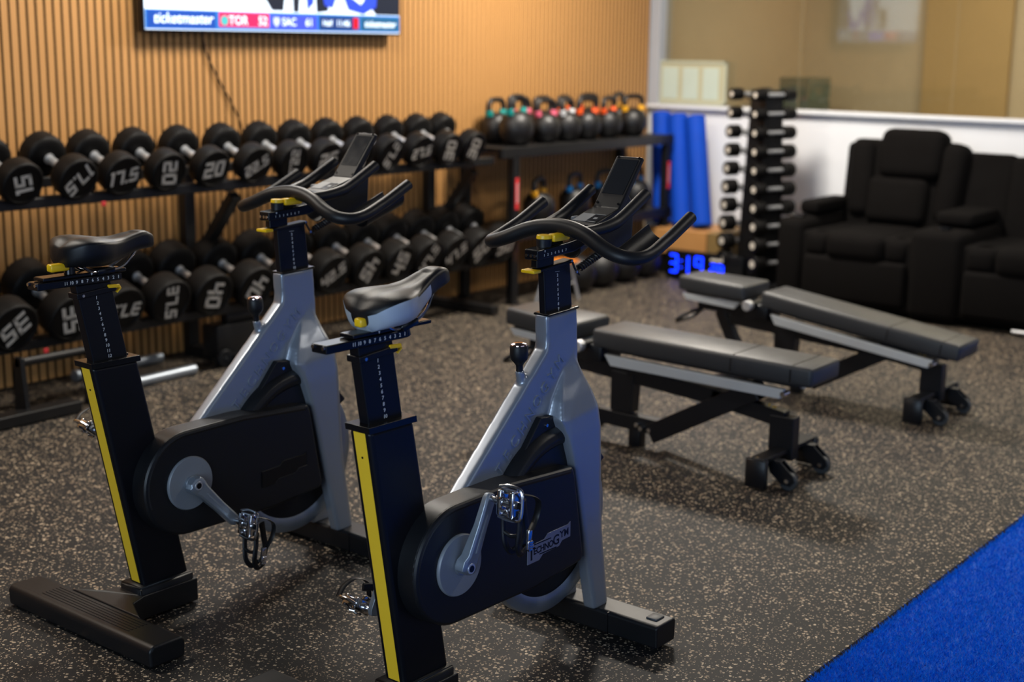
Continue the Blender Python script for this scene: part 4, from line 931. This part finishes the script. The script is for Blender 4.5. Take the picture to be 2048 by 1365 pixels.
# ------------------------------------------------------------------ vertical dumbbell tower
t = tag(empty('dumbbell_tower', (8.44, 4.44, 0), R(-24)), 'tall narrow black tower rack holding small dumbbells', 'dumbbell tower')
b = nb(); loft(b, [[(-.10, -.10, .02), (.10, -.10, .02), (.10, .14, .02), (-.10, .14, .02)], [(-.07, -.065, 1.30), (.07, -.065, 1.30), (.07, .095, 1.30), (-.07, .095, 1.30)]]); box(b, (0, 0, .015), (.42, .46, .03)); finish('column', b, 'rack', t, bevel=.004)
TW = Matrix.Translation((8.44, 4.44, 0)) @ Matrix.Rotation(R(-24), 4, 'Z')
def mini(r):
    root = empty('small_dumbbell'); root.scale = (1.28, 1, 1)
    for s in (-1, 1):
        b = nb(); lathe(b, [(0, 0), (r*.8, 0), (r, .006), (r, .058), (r*.9, .066), (r*.62, .066), (r*.60, .064), (0, .064)], Matrix.Translation((s*.058, 0, 0)) @ Matrix.Rotation(s*PI/2, 4, 'Y'), 24); h = finish('weight_head', b, 'urethane', root, ang=50)
        q = nb(); lathe(q, [(0, 0), (r*.42, 0), (r*.42, .0012), (0, .0012)], Matrix.Translation((s*(.058+.0642), 0, 0)) @ Matrix.Rotation(s*PI/2, 4, 'Y'), 20); finish('weight_disc', q, 'number', h)
    b = nb(); cyl(b, (-.06, 0, 0), (.06, 0, 0), .013, n=16); finish('handle', b, 'steel', root); return root
ords = ['topmost', 'second from the top', 'third from the top', 'fourth from the top', 'fifth from the top', 'sixth from the top', 'seventh from the top', 'eighth from the top', 'ninth from the top', 'bottom']
for side, nme in ((1, 'left'), (-1, 'right')):
    for k in range(10):
        z = 1.272-k*.122 if k else 1.272; r_ = .040+k*.0022
        half = .060+.0042*k; yy = (half+.016+r_*.5)*side+.02
        lc = Vector((-.055 if side > 0 else -.01, yy, z)); p = TW @ lc
        d = mini(r_); d.location = p; d.rotation_euler = (0, 0, R(-24)); tag(d, 'small black dumbbell on the %s side of the tower, %s' % (nme, ords[k]), 'dumbbell', 'dumbbells on the tower')
        b = nb(); s_ = side
        for xx in (-.03, .03): bar(b, (xx+lc.x, .02+s_*half*.8, z-r_*.2-.02), (xx+lc.x, yy+s_*.01, z-.013-.008), .012, .012)
        finish('peg', b, 'rack', t)

# ------------------------------------------------------------------ blue foam rollers on a wooden box, digital clock
t = tag(empty('wooden_box', (8.62, 5.04, 0)), 'pale wooden box under the leaning blue rollers', 'box')
b = nb(); box(b, (.06, .0, .075), (.44, .62, .15)); finish('black_base', b, 'rack', t, bevel=.004)
b = nb(); box(b, (.05, .07, .235), (.48, .50, .17)); finish('wood_body', b, 'wood', t, bevel=.004)
b = nb(); box(b, (.055, -.243, .235), (.47, .12, .168)); finish('dark_end', b, mat('olive_wood', (.20, .125, .04), .6, 0, var=.1), t, bevel=.004)
for y, dy, lb, zt in ((5.375, .085, 'left roller, partly behind the kettlebell rack', 1.10), (5.215, .105, 'middle roller', 1.09), (5.055, .12, 'right roller, nearest the dumbbell tower', 1.085)):
    p0 = Vector((8.58, y-dy*.2-.05, .322)); p1 = Vector((8.76, y+dy+.0, zt)); dr = (p1-p0).normalized()
    b = nb(); cyl(b, p0+Vector((.0, 0, .018)), p1, .069, n=40); o = finish('foam_roller', b, 'blue', bevel=.006); tag(o, 'long blue foam roller leaning on the white dado, '+lb, 'foam roller', 'blue foam rollers')
t = tag(empty('digital_clock', (8.33, 4.80, 0)), 'black floor timer with glowing blue digits in front of the wooden box', 'digital clock')
b = nb(); box(b, (0, 0, .105), (.05, .60, .19), r=.004); box(b, (.0, 0, .006), (.09, .5, .012)); finish('casing', b, 'gloss', t)
def sevseg(b, ch, yc, zc, w_, h_, th_):
    S = {'0': 'abcdef', '1': 'bc', '2': 'abged', '3': 'abgcd', '9': 'abfgcd', '4': 'fgbc', '5': 'afgcd', '8': 'abcdefg'}[ch]
    # seen from -x, left is +y
    G = {'a': (0, h_/2, w_, th_), 'd': (0, -h_/2, w_, th_), 'g': (0, 0, w_, th_), 'f': (w_/2, h_/4, th_, h_/2), 'e': (w_/2, -h_/4, th_, h_/2), 'b': (-w_/2, h_/4, th_, h_/2), 'c': (-w_/2, -h_/4, th_, h_/2)}
    for s in S: y, z, a, c = G[s]; box(b, (-.0265, yc+y, zc+z), (.003, a, c))
for ch, y, z, w_, h_, th_ in (('3', .235, .108, .052, .115, .013), ('1', .145, .108, .052, .115, .013), ('9', .035, .108, .052, .115, .013), ('2', -.075, .095, .034, .07, .010), ('8', -.135, .095, .034, .07, .010)):
    b = nb(); sevseg(b, ch, y, z, w_, h_, th_); finish('led_digit', b, 'led', t)
for z in (.085, .13): b = nb(); box(b, (-.0265, .175, z), (.003, .012, .012)); finish('led_dot', b, 'led', t)
b = nb(); box(b, (-.0265, -.105, .160), (.002, .10, .016)); finish('timer_label', b, 'number', t)
